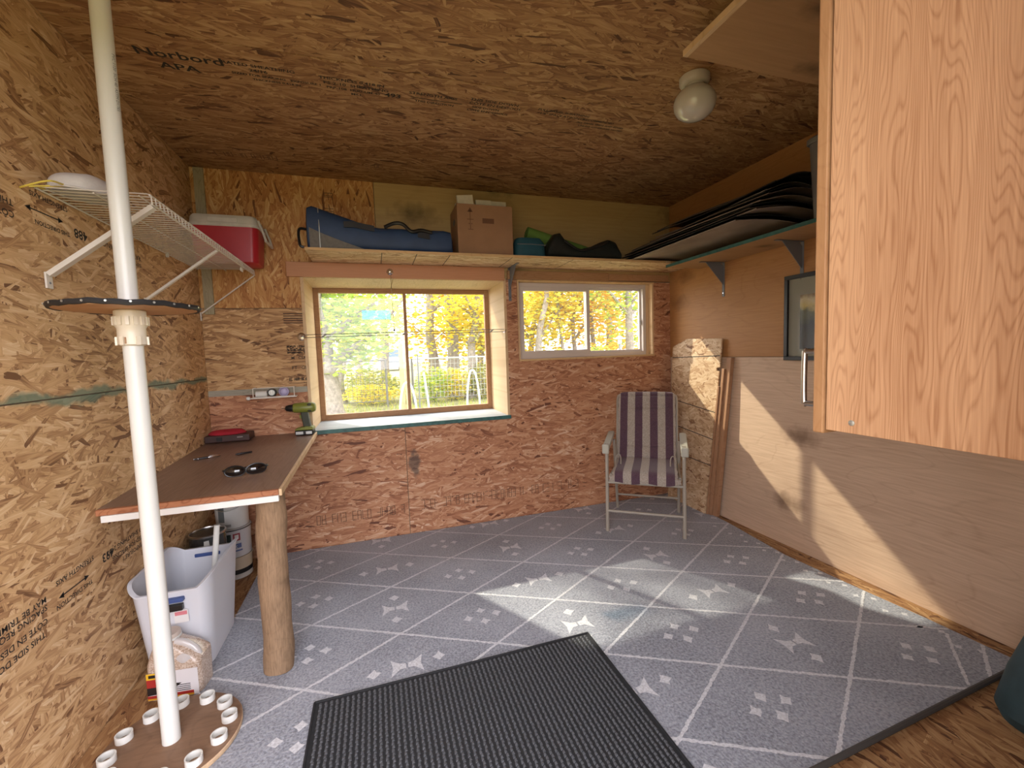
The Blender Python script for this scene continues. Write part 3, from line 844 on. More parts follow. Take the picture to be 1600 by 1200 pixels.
# white truck and house far behind
MT['truck_white'] = plain('white truck paint', (.72,.74,.76), .25, coat=.5)
MT['truck_glass'] = plain('truck glass', (.10,.16,.22), .1)
t = thing('white_truck', 'white truck parked far behind the left wire fence', 'truck', (1.6, 40, GZ))
tx, ty = 1.60, 40.0
MB().prism([(-.9,0.35),(.9,.35),(.95,1.2),(.78,2.05),(-.78,2.05),(-.95,1.2)], 0, 4.2, frame_m((tx, ty, GZ), (1,0,0), (0,0,1)) @ T(0,0,-4.2)).build('body', MT['truck_white'], t, bevel=.05)
MB().prism([(-.8,1.25),(.8,1.25),(.68,1.9),(-.68,1.9)], 0, .03, frame_m((tx, ty-.005, GZ), (1,0,0), (0,0,1))).build('windshield', MT['truck_glass'], t)
MB().box((tx-.6, ty-.04, .75), (tx+.6, ty-.002, .95)).build('grille', MT['grey_metal'], t)
MB().box((tx-.95, ty-.1, .4), (tx+.95, ty-.002, .58)).build('bumper', MT['zinc'], t, bevel=.02)
for sx in (-1, 1):
    for dy in (.8, 3.3):
        MB().lathe([(.15,-.11),(.36,-.11),(.38,0),(.36,.11),(.15,.11)], (tx+sx*.82, ty+dy, GZ+.38), 16, Ry(PI/2)).build('wheel', MT['black_rubber'], t, True)
t = thing('white_house', 'pale house with a white roof far behind the truck', 'house', (.6, 52, GZ))
MB().box((-2.6, 52, GZ), (3.2, 57, 2.6)).build('wall', MT['truck_white'], t)
MB().prism([(-3.0,2.55),(3.6,2.55),(.3,4.3)], 0, 5.6, frame_m((0, 51.7, GZ), (1,0,0), (0,0,1)) @ T(0,0,-5.6)).build('roof', plain('pale roof', (.62,.60,.57), .7), t)
for x in (-1.6, .4):
    w = MB().box((x, 51.97, 1.0), (x+.9, 51.999, 2.0)).build('window', MT['vinyl'], t)
    MB().box((x+.08, 51.95, 1.08), (x+.82, 51.969, 1.92)).build('pane', MT['truck_glass'], w)

# ------------------------------------------------------------------ carpet and mat
def carpet_mat():
    m, nt, b = new_mat('grey carpet')
    tc = nd(nt, 'ShaderNodeTexCoord')
    n1 = nd(nt, 'ShaderNodeTexNoise', None, {'Vector': tc.outputs['Object'], 'Scale': 105.0, 'Detail': 3.0, 'Roughness': .6})
    n2 = nd(nt, 'ShaderNodeTexNoise', None, {'Vector': tc.outputs['Object'], 'Scale': 2.2, 'Detail': 3.0})
    f = math_n(nt, 'ADD', math_n(nt, 'MULTIPLY', n1.outputs[0], .7), math_n(nt, 'MULTIPLY', n2.outputs[0], .3))
    nt.links.new(ramp(nt, f, ((.34, (.155,.165,.20)), (.52, (.325,.345,.40)), (.66, (.43,.45,.51)))), b.inputs['Base Color'])
    b.inputs['Roughness'].default_value = .95
    b.inputs['Specular IOR Level'].default_value = .1
    b.inputs['Sheen Weight'].default_value = .3
    bump(nt, b, n1.outputs[0], .8, .006)
    return m
MT['carpet'] = carpet_mat()
MT['carpet_line'] = plain('pale woven line', (.62,.63,.67), .95, noise=.25, nscale=110, spec=.1)
CP = [(-.74,.90),(1.20,.885),(2.375,.925),(2.372,1.22),(2.352,1.54),(2.335,1.93),(2.40,2.43),(2.44,3.14),(-.74,3.14)]
ct = thing('grey_carpet', 'grey carpet with pale diamond lattice covering the shed floor', 'carpet', (.8, 2.0, 0))
MB().prism(CP, 0, .008).build('pile', MT['carpet'], ct)
MB().tube([(-.74,.90,.009),(1.20,.885,.009),(2.375,.925,.009)], .009, 8).build('rolled_edge', plain('dark carpet edge', (.07,.065,.06), .9), ct, True)
P0, LA, LB = Vector((.024,2.437)), Vector((.407,-.223)), Vector((.38,.218))
def inside(p):
    c = False
    n = len(CP)
    for i in range(n):
        (xa, ya), (xb, yb) = CP[i], CP[(i+1) % n]
        if (ya > p[1]) != (yb > p[1]) and p[0] < (xb-xa)*(p[1]-ya)/(yb-ya)+xa: c = not c
    return c
rl = random.Random(5)
zc = .0086
def fuzzy_strip(mb, a, b, w):
    d = (b-a)
    L = d.length
    d.normalize()
    nrm = Vector((-d.y, d.x))
    n = max(2, int(L/.008))
    prev = None
    for i in range(n+1):
        p = a + d*L*i/n
        l = p + nrm*(w/2)*rl.uniform(.55, 1.4)
        r = p - nrm*(w/2)*rl.uniform(.55, 1.4)
        if prev and inside(p): mb.add([(prev[1].x,prev[1].y,zc),(r.x,r.y,zc),(l.x,l.y,zc),(prev[0].x,prev[0].y,zc)], [(0,1,2,3)])
        prev = (l, r)
def raise_(mb, n, dz):
    mb.v[n:] = [(x, y, z+dz) for x, y, z in mb.v[n:]]
ln = MB()
for j in range(-6, 7):
    fuzzy_strip(ln, P0+LB*j+LA*-8, P0+LB*j+LA*9, .0125)
_n = len(ln.v)
for i in range(-7, 9):
    fuzzy_strip(ln, P0+LA*i+LB*-7, P0+LA*i+LB*8, .0125)
raise_(ln, _n, .0003)
fuzzy_strip(ln, Vector((2.325,1.14)), Vector((2.04,.93)), .012)
ln.build('lattice_line', MT['carpet_line'], ct)['kind'] = 'stuff'
def star(mb, c, r):
    pts = []
    for k in range(8):
        a = PI*k/4 + rl.uniform(-.15,.15)
        rr = r*(1.0 if k % 2 == 0 else .62)*rl.uniform(.85,1.15)
        pts.append((c.x+rr*math.cos(a), c.y+rr*math.sin(a), zc))
    mb.add([(c.x, c.y, zc)]+pts, [(0, 1+k, 1+(k+1) % 8) for k in range(8)])
mo = MB()
for i in range(-7, 9):
    for j in range(-6, 7):
        c = P0 + LA*(i+.5) + LB*(j+.5)
        if not inside(c): continue
        if (i+j) % 2 == 0:
            for d in (Vector((.07,0)), Vector((-.07,0)), Vector((0,.045)), Vector((0,-.045))):
                if inside(c+d): star(mo, c+d, .026)
        else:
            # bow-tie of two ragged triangles, with a star at each end (alternately across and along)
            for d in ((Vector((.135,.01)), Vector((-.135,-.01))) if i % 2 else (Vector((.0,.10)), Vector((.0,-.10)))):
                if inside(c+d): star(mo, c+d, .029)
            for q in (-1, 1):
                pts_ = [(c.x+q*.004, c.y-.014), (c.x+q*.030, c.y-.016), (c.x+q*.066, c.y-.052), (c.x+q*.056, c.y), (c.x+q*.066, c.y+.050), (c.x+q*.028, c.y+.018), (c.x+q*.004, c.y+.014)]
                mo.add([(x, y, zc) for x, y in pts_], [(0,1,5,6),(1,2,3),(1,3,5),(3,4,5)])
for k in range(11):
    y = 1.02 + k*.135
    for dx in (0, -.05):
        p = Vector((2.315+dx+.004*(k % 2), y+(.05 if dx else 0)))
        if inside(p): star(mo, p, .016)
mo.build('woven_motif', MT['carpet_line'], ct)['kind'] = 'stuff'

mat_t = thing('door_mat', 'black ribbed door mat lying on the grey carpet', 'mat', (.28, 1.3, .008))
MT['mat_black'] = plain('mat fabric', (.010,.011,.014), .8, noise=.4, nscale=60)
MT['mat_rib'] = plain('mat rib yarn', (.085,.09,.10), .75, noise=.35, nscale=120)
mx0, mx1, my0, my1 = -.28, .862, .94, 1.69
MB().box((mx0, my0, .0085), (mx1, my1, .0125)).build('backing', MT['mat_black'], mat_t)
for a, b in (((mx0,my0),(mx1,my0)),((mx1,my0),(mx1,my1)),((mx1,my1),(mx0,my1)),((mx0,my1),(mx0,my0))):
    MB().tube([(a[0],a[1],.012),(b[0],b[1],.012)], .005, 6).build('bound_edge', MT['mat_black'], mat_t, True)
rb = MB()
nr = 58
for k in range(nr):
    x = mx0+.012 + (mx1-mx0-.024)*(k+.5)/nr
    y = my0+.01
    while y < my1-.014:
        L = .0115
        o_ = .0016*((int(y*1000)//13) % 2)
        rb.add([(x-.0052+o_, y, .0125), (x+.0052+o_, y+.003, .0125), (x+.0046+o_, y+L+.003, .0125), (x-.0046+o_, y+L, .0125),
                (x-.002+o_, y+.003, .0165), (x+.002+o_, y+.003, .0165), (x+.002+o_, y+L-.001, .0165), (x-.002+o_, y+L-.001, .0165)],
               ((4,5,6,7),(0,1,5,4),(1,2,6,5),(2,3,7,6),(3,0,4,7)))
        y += .0130
rb.build('rib', MT['mat_rib'], mat_t)['kind'] = 'stuff'

# ------------------------------------------------------------------ tool stand of white pipe
px, py = -.722, 1.669
st = thing('pipe_tool_stand', 'white pipe stand with round wooden base, rings and upper disc', 'tool stand', (px, py, .009))
MT['disc_brown'] = wood('brown hardboard disc', 'xy', (.15,.085,.05), (.26,.155,.095), stretch=3, scale=4, fig=.3)
MT['disc_edge'] = plain('raw plywood edge', (.60,.42,.26), .7, noise=.2, nscale=40)
MT['disc_up'] = wood('upper disc underside', 'xy', (.42,.21,.10), (.60,.36,.20), stretch=4, scale=4, fig=.3)
base = MB().lathe([(.203,.009),(.205,.012),(.205,.026),(.203,.028)], (px, py, 0), 56).build('base_disc', MT['disc_edge'], st, True)
MB().lathe([(.2035,.0281),(.2035,.0288)], (px, py, 0), 56).build('disc_face', MT['disc_brown'], base)
MB().lathe([(.0262,.0289),(.0262,1.40)], (px, py, 0), 28).build('lower_pipe', MT['white_pvc'], st, True)
MB().lathe([(.0255,1.40),(.0255,2.482)], (px, py, 0), 28).build('upper_pipe', MT['white_pvc'], st, True)
cp = MB()
cp.lathe([(.030,1.362),(.0365,1.366),(.0365,1.390),(.0355,1.393),(.036,1.416),(.040,1.424),(.040,1.470),(.036,1.474),(.026,1.474)], (px, py, 0), 28)
for k in range(14):
    a = 2*PI*k/14
    cp.box((.0395, -.0045, 1.426), (.0455, .0045, 1.452), T(px,py,0) @ Rz(a))
for k in range(6):
    a = 2*PI*k/6 + .25
    cp.box((.036, -.0055, 1.364), (.0415, .0055, 1.390), T(px,py,0) @ Rz(a))
cpo = cp.build('coupling', MT['cream_pvc'], st, True)
MB().box((.0362, -.009, 1.368), (.0372, .007, 1.388), T(px,py,0) @ Rz(-1.75)).build('stamp', plain('brown stamp', (.36,.22,.13), .8), cpo)
ud = MB().lathe([(.172,1.474),(.174,1.477),(.174,1.484),(.172,1.487)], (px, py, 0), 56).build('upper_disc', MT['disc_up'], st, True)
rub = [(px+.176*math.cos(2*PI*k/64), py+.176*math.sin(2*PI*k/64), 1.4815+.0012*math.sin(k*1.9)+.0015*math.sin(k*.7)) for k in range(64)]
ed = MB().tube(rub, .0085, 7, True).build('rubber_edging', MT['black_rubber'], ud, True)
for k in range(22):
    a = 2*PI*k/22
    MB().lathe([(.0035,0),(.003,.0015)], (0,0,0), 8, T(px+.185*math.cos(a), py+.185*math.sin(a), 1.482) @ Rz(a) @ Ry(PI/2)).build('tack', MT['zinc'], ud)
for k in range(12):
    a = 2*PI*k/12 + .18
    MB().lathe([(.0245,.0289),(.0245,.0525),(.0205,.0525),(.0205,.0289)], (px+.166*math.cos(a), py+.166*math.sin(a), 0), 22, None, True).build('pipe_ring', MT['white_pvc'], st, True)
text_mesh('PVC 1120  SCH 40  ASTM D1785', .012, frame_m((px+.0225*1.02, py-.0115, 2.24), (0,0,-1), (.45,.89,0)), 'printed_text', MT['grey_metal'], st)

# ------------------------------------------------------------------ wire shelf on left wall
SZ = 1.875
ws = thing('wire_shelf', 'white wire shelf on the left wall with three slanted braces', 'shelf', (XL, 2.47, SZ))
y0, y1 = 1.80, 3.138
for x, z, r in ((-.994, SZ, .0035), (-.845, SZ-.005, .003), (-.722, SZ-.005, .003), (-.692, SZ, .0035), (-.688, SZ-.030, .0035)):
    MB().tube([(x, y0, z), (x, y1, z)], r, 7).build('long_rod', MT['white_wire'], ws, True)
wm = MB().tube([(-.994,0,SZ+.004), (-.700,0,SZ+.004), (-.690,0,SZ), (-.688,0,SZ-.030)], .0024, 5).mesh('wire', MT['white_wire'])
n = 44
for k in range(n):
    o = link('wire', wm, ws)
    o.location = (0, y0+.004 + (y1-y0-.008)*k/(n-1), 0)
for yb, wd in ((1.818, .026), (2.452, .018), (3.128, .012)):
    A, B = Vector((-.990, yb, 1.605)), Vector((-.690, yb, SZ-.034))
    d = (B-A).normalized()
    m = frame_m(A, d, (0,1,0))
    b = MB().box((0, -wd/2, -wd*.3), ((B-A).length, wd/2, wd*.3), m)
    b.box((-.998, yb-wd/2-.002, 1.560), (-.992, yb+wd/2+.002, 1.612))
    bo = b.build('brace', MT['white_wire'], ws, bevel=.0015)
    MB().lathe([(.004,0),(.003,.002)], (-.992, yb, 1.578), 10, Ry(PI/2)).build('screw', MT['grey_metal'], bo)
for yb in (2.25, 2.72):
    MB().box((-.999, yb-.006, SZ-.018), (-.986, yb+.006, SZ+.008)).build('wall_clip', MT['white_pvc'], ws, bevel=.002)
MB().box((-.70, 2.86, SZ-.055), (-.692, 2.868, SZ-.004)).box((-.70, 2.885, SZ-.055), (-.692, 2.893, SZ-.004)).build('lip_hook', MT['white_wire'], ws, bevel=.001)

# dust mask with yellow straps
MT['mask_white'] = plain('white mask felt', (.66,.63,.62), .9, noise=.08, nscale=40, bmp=.2)
MT['yellow_elastic'] = plain('yellow elastic', (.72,.58,.10), .6)
mk = thing('dust_mask', 'white dust mask with yellow straps on the wire shelf', 'mask', (-.905, 1.885, SZ+.006), .95)
mk.scale = (1.35, 1.35, 1.3)
def mask_fn(u, v):
    a = 2*PI*u
    r = math.sin(v*PI/2)
    x = .072*r*math.cos(a)*(1.25 if math.cos(a) > 0 else 1)
    y = .052*r*math.sin(a)
    z = .052*math.cos(v*PI/2)**.7 + .004*math.sin(a*3)*(1-v)
    return (x, y, z + .002)
MB().grid(mask_fn, 28, 10, True).build('shell', MT['mask_white'], mk, True)
MB().tube([(.085*math.cos(2*PI*k/28)*(1.05 if math.cos(2*PI*k/28) > 0 else .86), .053*math.sin(2*PI*k/28), .004) for k in range(28)], .003, 6, True).build('rim', MT['mask_white'], mk, True)
MB().box((.035,-.012,.034), (.075,.012,.037), Ry(.6) @ T(-.005,0,.018)).build('nose_strip', plain('pinkish nose strip', (.62,.45,.40), .5), mk, bevel=.001)
for k in range(2):
    MB().tube(bezier([(-.06,-.03+.06*k,.006),(-.10,-.055+.07*k,-.004),(-.125,-.01+.02*k,-.02),(-.10,.045-.03*k,-.006),(-.055,.03-.05*k,.006)], 6), .0022, 6).build('strap', MT['yellow_elastic'], mk, True)

# red cooler
MT['cooler_red'] = plain('red cooler plastic', (.42,.018,.03), .35, noise=.08, nscale=6)
MT['cooler_white'] = plain('dirty white lid', (.58,.56,.50), .5, noise=.12, nscale=12)
ck = thing('cooler', 'red plastic cooler with dirty white lid at the end of the wire shelf', 'cooler', (-.78, 3.02, SZ+.007))
def loft(mb, secs, n=8):
    """secs: list of (cx,cy,z,w,d,r)"""
    k = None
    vs = []
    for cx, cy, z, w, d, r in secs:
        p = rrect(w, d, r, n)
        k = len(p)
        vs += [(cx+x, cy+y, z) for x, y in p]
    fs = []
    for i in range(len(secs)-1):
        for j in range(k):
            l = (j+1) % k
            fs.append((i*k+j, i*k+l, (i+1)*k+l, (i+1)*k+j))
    fs.append(tuple(range(k-1,-1,-1)))
    fs.append(tuple((len(secs)-1)*k+j for j in range(k)))
    return mb.add(vs, fs)
cx, cy = -.785, 3.03
loft(MB(), [(cx,cy,SZ+.007,.31,.18,.03),(cx,cy,SZ+.012,.322,.192,.036),(cx,cy,SZ+.21,.35,.215,.04)]).build('tub', MT['cooler_red'], ck, True)
lid = loft(MB(), [(cx,cy,SZ+.21,.352,.217,.04),(cx,cy,SZ+.214,.362,.225,.04),(cx,cy,SZ+.226,.362,.225,.04),(cx,cy,SZ+.229,.352,.218,.04),(cx,cy,SZ+.262,.345,.212,.04),(cx,cy,SZ+.277,.325,.195,.035)]).build('lid', MT['cooler_white'], ck, True)
MB().box((cx-.075, cy-.1135, SZ+.232), (cx+.075, cy-.106, SZ+.258)).build('lid_grip', MT['cooler_white'], lid, bevel=.002)
hd = MB()
hx = cx+.178
for s in (-1, 1):
    hd.tube([(hx, cy+s*.085, SZ+.255), (hx+.022, cy+s*.085, SZ+.19), (hx+.034, cy+s*.085, SZ+.14)], .007, 8)
hd.tube([(hx+.034, cy-.085, SZ+.14), (hx+.034, cy+.085, SZ+.14)], .008, 8)
hd.build('handle', MT['cooler_white'], ck, True)

# ------------------------------------------------------------------ workbench
def zb(y): return .775 + (y-1.93)*.033
def tilt(mb):
    mb.v = [(x, y, z + (y-1.93)*.033) for x, y, z in mb.v]
    return mb
bn = thing('workbench', 'brown plywood workbench on a log post along the left wall', 'workbench', (-.7, 2.5, 0))
tilt(MB().box((-.998, 1.948, .757), (-.398, 3.146, .775))).build('top', MT['benchtop'], bn)
tilt(MB().box((-.998, 1.93, .753), (-.398, 1.9475, .7752))).build('front_edge', MT['bench_edge'], bn, bevel=.002)
tilt(MB().box((-.3978, 1.935, .748), (-.386, 3.146, .776))).build('side_edge', MT['pine_y'], bn, bevel=.0015)
tilt(MB().box((-.982, 1.926, .728), (-.398, 1.946, .7525))).build('white_batten', plain('white painted batten', (.78,.77,.75), .5), bn, bevel=.001)
MT['log'] = wood('bare log', 'zx', (.10,.06,.034), (.36,.235,.14), stretch=5, scale=6, knots=4.0, fig=.12, rough=.8, dark=(.12,.07,.04))
rr = random.Random(9)
lg = MB()
path = [(-.448+.003*math.sin(k*.5), 1.952+.0036*k, .0086+.743*k/16) for k in range(17)]
lg.tube(path, [.057+.0015*math.sin(k*1.1) for k in range(17)], 22)
lg.v = [(x+.0018*math.sin(z*31+y*60), y+.0018*math.cos(z*23+x*70), z) for x, y, z in lg.v]
lg.build('log_post', MT['log'], bn, True)

# sunglasses
sg = thing('sunglasses', 'black sunglasses with glossy dark lenses near the bench front', 'sunglasses', (-.575, 2.185, zb(2.185)+.004), .22)
sg.scale = (1.2, 1.2, 1.15)
MT['lens'] = plain('dark lens', (.004,.004,.005), .04, spec=.9, coat=1.)
for s in (-1, 1):
    def lens_fn(u, v, s=s):
        a = 2*PI*u
        x = s*.034 + .031*v*math.cos(a)
        z = .022 + .019*v*math.sin(a)
        return (x, -.012 + .010*v*v + .25*(abs(x)-.034)**1*.6, max(.002, z))
    MB().grid(lens_fn, 20, 5, True).build('lens', MT['lens'], sg, True, solid=.002)
    MB().tube([(s*.034+.033*math.cos(2*PI*k/20), .001+.15*(abs(s*.034+.033*math.cos(2*PI*k/20))-.034), max(.0035, .022+.021*math.sin(2*PI*k/20))) for k in range(20)], .0028, 6, True).build('rim', MT['black'], sg, True)
    MB().tube(bezier([(s*.066,.006,.028),(s*.072,.02,.026),(s*.070,.07,.018),(s*.060,.115,.005),(s*.052,.13,.004)], 4), [.004]*17, 6).build('temple', MT['black'], sg, True)
MB().tube([(-.008,.0,.030),(0,-.003,.034),(.008,.0,.030)], .003, 6).build('bridge', MT['black'], sg, True)
# pens
def pen(a, b, label, metal):
    A, B = Vector((a[0], a[1], zb(a[1])+.0055)), Vector((b[0], b[1], zb(b[1])+.0055))
    t = thing('pen', label, 'pen', A, None, 'pens on the workbench')
    d = B-A
    MB().tube([A, A+d*.1, A+d*.55], [.0015, .005, .005], 10).build('barrel', MT['black'], t, True)
    MB().tube([A+d*.55, A+d*.95, B], [.005, .005, .003], 10).build('cap', MT['chrome' if metal else 'black'], t, True)
    if metal:
        MB().tube([A+d*.02, A+d*.18], [.0025, .0052], 10).build('tip', MT['chrome'], t, True)
        MB().tube([A+d*.6+Vector((0,0,.007)), A+d*.9+Vector((0,0,.007))], .0014, 6).build('clip', MT['chrome'], t, True)
pen((-.918, 2.60), (-.808, 2.645), 'black pen with chrome tip and cap on the workbench', True)
pen((-.735, 2.63), (-.663, 2.665), 'short plain black pen on the workbench', False)
# brown case with red cap
MT['case_brown'] = plain('dark brown case', (.05,.022,.018), .5, noise=.2, nscale=10)
MT['red_cloth'] = plain('red cloth', (.40,.015,.03), .85, noise=.15, nscale=18, bmp=.2)
t = thing('tool_case', 'low dark brown case in the back corner of the workbench', 'case', (-.87, 3.06, zb(3.06)))
zt = zb(3.06)
MB().box((-.995, 3.0, zt+.002), (-.755, 3.125, zt+.044)).build('body', MT['case_brown'], t, bevel=.006)
MB().box((-.93, 2.994, zt+.012), (-.90, 2.9995, zt+.034)).build('latch', MT['black'], t, bevel=.001)
MB().box((-.82, 2.996, zt+.026), (-.79, 2.9995, zt+.031)).build('trim_mark', MT['nickel'], t)
rc = thing('red_cloth', 'folded red cloth lying on the dark brown case', 'cloth', (-.885, 3.06, zt+.0442))
def cloth_fn(u, v):
    a = 2*PI*u
    r = math.sin(v*PI/2)**.6
    return (-.888+.098*r*math.cos(a)*(1+.05*math.sin(3*a)), 3.06+.055*r*math.sin(a), zt+.0445+.026*math.cos(v*PI/2)**.8*(1+.15*math.sin(2*a+1)))
MB().grid(cloth_fn, 32, 9, True).build('cloth_fold', MT['red_cloth'], rc, True)
MB().tube([(-.888+.099*math.cos(2*PI*k/32)*(1+.05*math.sin(6*PI*k/32)), 3.06+.056*math.sin(2*PI*k/32), zt+.0485) for k in range(32)], .004, 6, True).build('hem', MT['red_cloth'], rc, True)
# drill
MT['drill_green'] = plain('olive green plastic', (.20,.22,.035), .4)
MT['drill_black'] = plain('dark green rubber', (.035,.04,.022), .5)
dr = thing('cordless_drill', 'green and black cordless drill standing by the window jamb', 'drill', (-.445, 3.06, zb(3.06)), -.08)
bt = MB().box((-.058,-.036,.002), (.052,.036,.034)).build('battery', MT['black'], dr, bevel=.006)
MB().box((-.052,-.037,.008), (-.008,-.0355,.026)).build('battery_label', MT['zinc'], bt)
MB().box((.008,-.037,.008), (.044,-.0355,.026)).build('battery_label', MT['zinc'], bt)
MB().prism([(-.060,.034),(.054,.034),(.050,.052),(.012,.058),(-.052,.046)], -.037, .037, frame_m((0,0,0),(1,0,0),(0,0,1))).build('foot', MT['drill_green'], dr, bevel=.005)
MB().prism([(-.008,.05),(.036,.05),(.022,.150),(-.022,.150),(-.018,.11)], -.018, .018, frame_m((0,0,0),(1,0,0),(0,0,1))).build('grip', MT['drill_black'], dr, bevel=.006)
MB().prism([(-.020,.128),(-.032,.132),(-.030,.108),(-.018,.105)], -.007, .007, frame_m((0,0,0),(1,0,0),(0,0,1))).build('trigger', MT['drill_green'], dr, bevel=.003)
MB().lathe([(.020,-.07),(.030,-.06),(.033,-.02),(.033,.05),(.026,.066),(.018,.07)], (.0,0,.177), 20, Ry(PI/2)).build('motor_housing', MT['drill_green'], dr, True)
MB().box((.022,-.030,.150), (.050,.030,.206)).build('rear_cap', MT['drill_black'], dr, bevel=.008)
MB().lathe([(.010,-.112),(.018,-.105),(.023,-.085),(.023,-.07),(.026,-.068),(.026,-.06)], (0,0,.177), 18, Ry(PI/2)).build('chuck', MT['black'], dr, True)
MB().lathe([(.003,-.135),(.003,-.11)], (0,0,.177), 8, Ry(PI/2)).build('bit', MT['chrome'], dr, True)
# small wire rack on the back wall
wr = thing('wall_rack', 'small white wire rack screwed to the back wall above the bench', 'rack', (-.62, 3.11, 1.06))
rx0, rx1, ry = -.735, -.500, 3.075
for z in (1.070, 1.128):
    MB().tube([(rx0, YB-.004, z), (rx0, ry, z), (rx1, ry, z), (rx1, YB-.004, z)], .0026, 6).build('rail', MT['white_wire'], wr, True)
for x in (rx0, rx1):
    MB().tube([(x, ry, 1.070), (x, ry, 1.128)], .0026, 6).build('upright', MT['white_wire'], wr, True)
MB().box((rx0-.02, ry-.004, 1.062), (rx1+.01, YB-.003, 1.068)).build('tray', MT['white_wire'], wr, bevel=.001)
MB().lathe([(.003,0),(.011,.004),(.013,.014),(.009,.022),(.003,.024)], (rx0-.028, ry, 1.055), 14).build('end_knob', MT['white_pvc'], wr, True)
t = thing('paper_roll', 'small white roll lying in the wire rack', 'roll', (-.695, 3.10, 1.068))
MB().lathe([(.006,-.032),(.020,-.032),(.020,.032),(.006,.032)], (-.693, 3.105, 1.089), 20, Ry(PI/2)).build('paper', MT['white_pvc'], t, True)
MB().lathe([(.004,-.034),(.006,-.034),(.006,.034),(.004,.034)], (-.693, 3.105, 1.089), 14, Ry(PI/2), True).build('core', MT['cream_pvc'], t, True)
t = thing('dial_gauge', 'round black dial gauge standing in the wire rack', 'gauge', (-.635, 3.10, 1.068))
MB().lathe([(.024,-.012),(.026,-.008),(.026,.008),(.024,.012)], (-.632, 3.10, 1.096), 24, Rx(PI/2)).build('ring', MT['black'], t, True)
f = MB().lathe([(.018,.0122),(.018,.0135)], (-.632, 3.10, 1.096), 24, Rx(PI/2)).build('face', MT['zinc'], t, True)
MB().box((-.634, 3.084, 1.085), (-.629, 3.0855, 1.110)).build('needle', MT['white_pvc'], f)
t = thing('lavender_light', 'lavender domed puck light in the wire rack', 'light', (-.565, 3.10, 1.068))
MB().lathe([(.030,0),(.031,.004),(.031,.012),(.029,.016)], (-.563, 3.108, 1.099), 24, Rx(PI/2)).build('body', plain('lavender plastic', (.36,.32,.52), .4), t, True)
MB().lathe([(.024,.016),(.022,.022),(.014,.028),(.004,.030)], (-.563, 3.108, 1.099), 20, Rx(PI/2)).build('lens', plain('lavender lens', (.45,.42,.65), .15), t, True)

# ------------------------------------------------------------------ under the bench
MT['bin_white'] = plain('white bin plastic', (.66,.68,.74), .4)
MT['bin_blue'] = plain('blue grip', (.045,.085,.26), .45)
bi = thing('laundry_bin', 'white plastic bin with blue handle grips under the workbench', 'bin', (-.845, 2.245, 0))
bcx, bcy, bw, bd = -.842, 2.245, .285, .44
def rim_h(x, y):      # rim dips at the two handles, rises to the ends
    return .345 + .075*min(1, (abs(x)/(bw*.5))**2.2)
prof = rrect(1, 1, .16, 8)
def bin_ring(f, inset, top):
    out = []
    for x, y in prof:
        s = .80 + .20*f
        X, Y = x*(bw*s-2*inset), y*(bd*s-2*inset)
        z = .010 + f*(rim_h(x*bw, y*bd)-.010) if top else .010 + f*.33
        out.append((bcx+X, bcy+Y, z))
    return out
rings = [bin_ring(f, 0, True) for f in (0, .04, .3, .6, .85, 1.0)] + [bin_ring(1.0, -.008, True)]
rings.append([(x, y, z+.006) for x, y, z in bin_ring(1.0, -.008, True)])
rings.append([(x, y, z+.006) for x, y, z in bin_ring(1.0, .004, True)])
rings += [bin_ring(f, .004, True) for f in (.85, .6, .3, .08)]
k = len(prof)
vs = [p for r_ in rings for p in r_]
fs = [(i*k+j, i*k+(j+1) % k, (i+1)*k+(j+1) % k, (i+1)*k+j) for i in range(len(rings)-1) for j in range(k)]
fs += [tuple(range(k-1, -1, -1)), tuple((len(rings)-1)*k+j for j in range(k))]
MB().add(vs, fs).build('tub', MT['bin_white'], bi, True)
for s in (-1, 1):
    yy = bcy + s*(bd/2+.002)
    g_ = MB().box((bcx-.055, yy-.014, .338), (bcx+.055, yy+.012, .356)).build('grip', MT['bin_blue'], bi, bevel=.004)
    MB().box((bcx-.05, yy-.0085-.004*(s<0), .302), (bcx+.05, yy+.0075+.002*(s>0), .328)).build('hand_slot', MT['black'], g_, bevel=.003)
lb = MB().box((-.05, -.0012, -.028), (.0, .0, .028), T(bcx+.062, bcy-bd*.478-.004, .27) @ Rx(.09)).build('label', plain('white label', (.75,.74,.74), .5), bi)
MB().box((-.046, -.0022, .006), (-.004, -.0013, .022), T(bcx+.062, bcy-bd*.478-.004, .27) @ Rx(.09)).build('label_print', plain('pink print', (.66,.22,.26), .5), lb)
sk = MB().tube([(-.80, 2.30, .034), (-.752, 2.335, .53)], .0125, 12).build('plastic_pipe', MT['white_pvc'], None, True)
tag(sk, 'short white plastic pipe standing in the white bin', 'pipe')

# jug of granules
def granule_mat():
    m, nt, b = new_mat('beige granules in clear plastic')
    tc = nd(nt, 'ShaderNodeTexCoord')
    vo = nd(nt, 'ShaderNodeTexVoronoi', None, {'Vector': tc.outputs['Object'], 'Scale': 260.0})
    nt.links.new(ramp(nt, nd(nt, 'ShaderNodeSeparateColor', None, {0: vo.outputs['Color']}).outputs[0], ((0, (.36,.25,.18)), (.5, (.55,.43,.34)), (1, (.70,.60,.52)))), b.inputs['Base Color'])
    b.inputs['Roughness'].default_value = .35
    b.inputs['Coat Weight'].default_value = .8
    b.inputs['Coat Roughness'].default_value = .08
    return m
MT['granules'] = granule_mat()
MT['jug_clear'] = plain('cloudy clear plastic', (.62,.60,.60), .12, coat=.8)
jg = thing('granule_jug', 'clear jug of beige granules with yellow and red label beside the white bin', 'jug', (-.80, 1.975, .0), -.12)
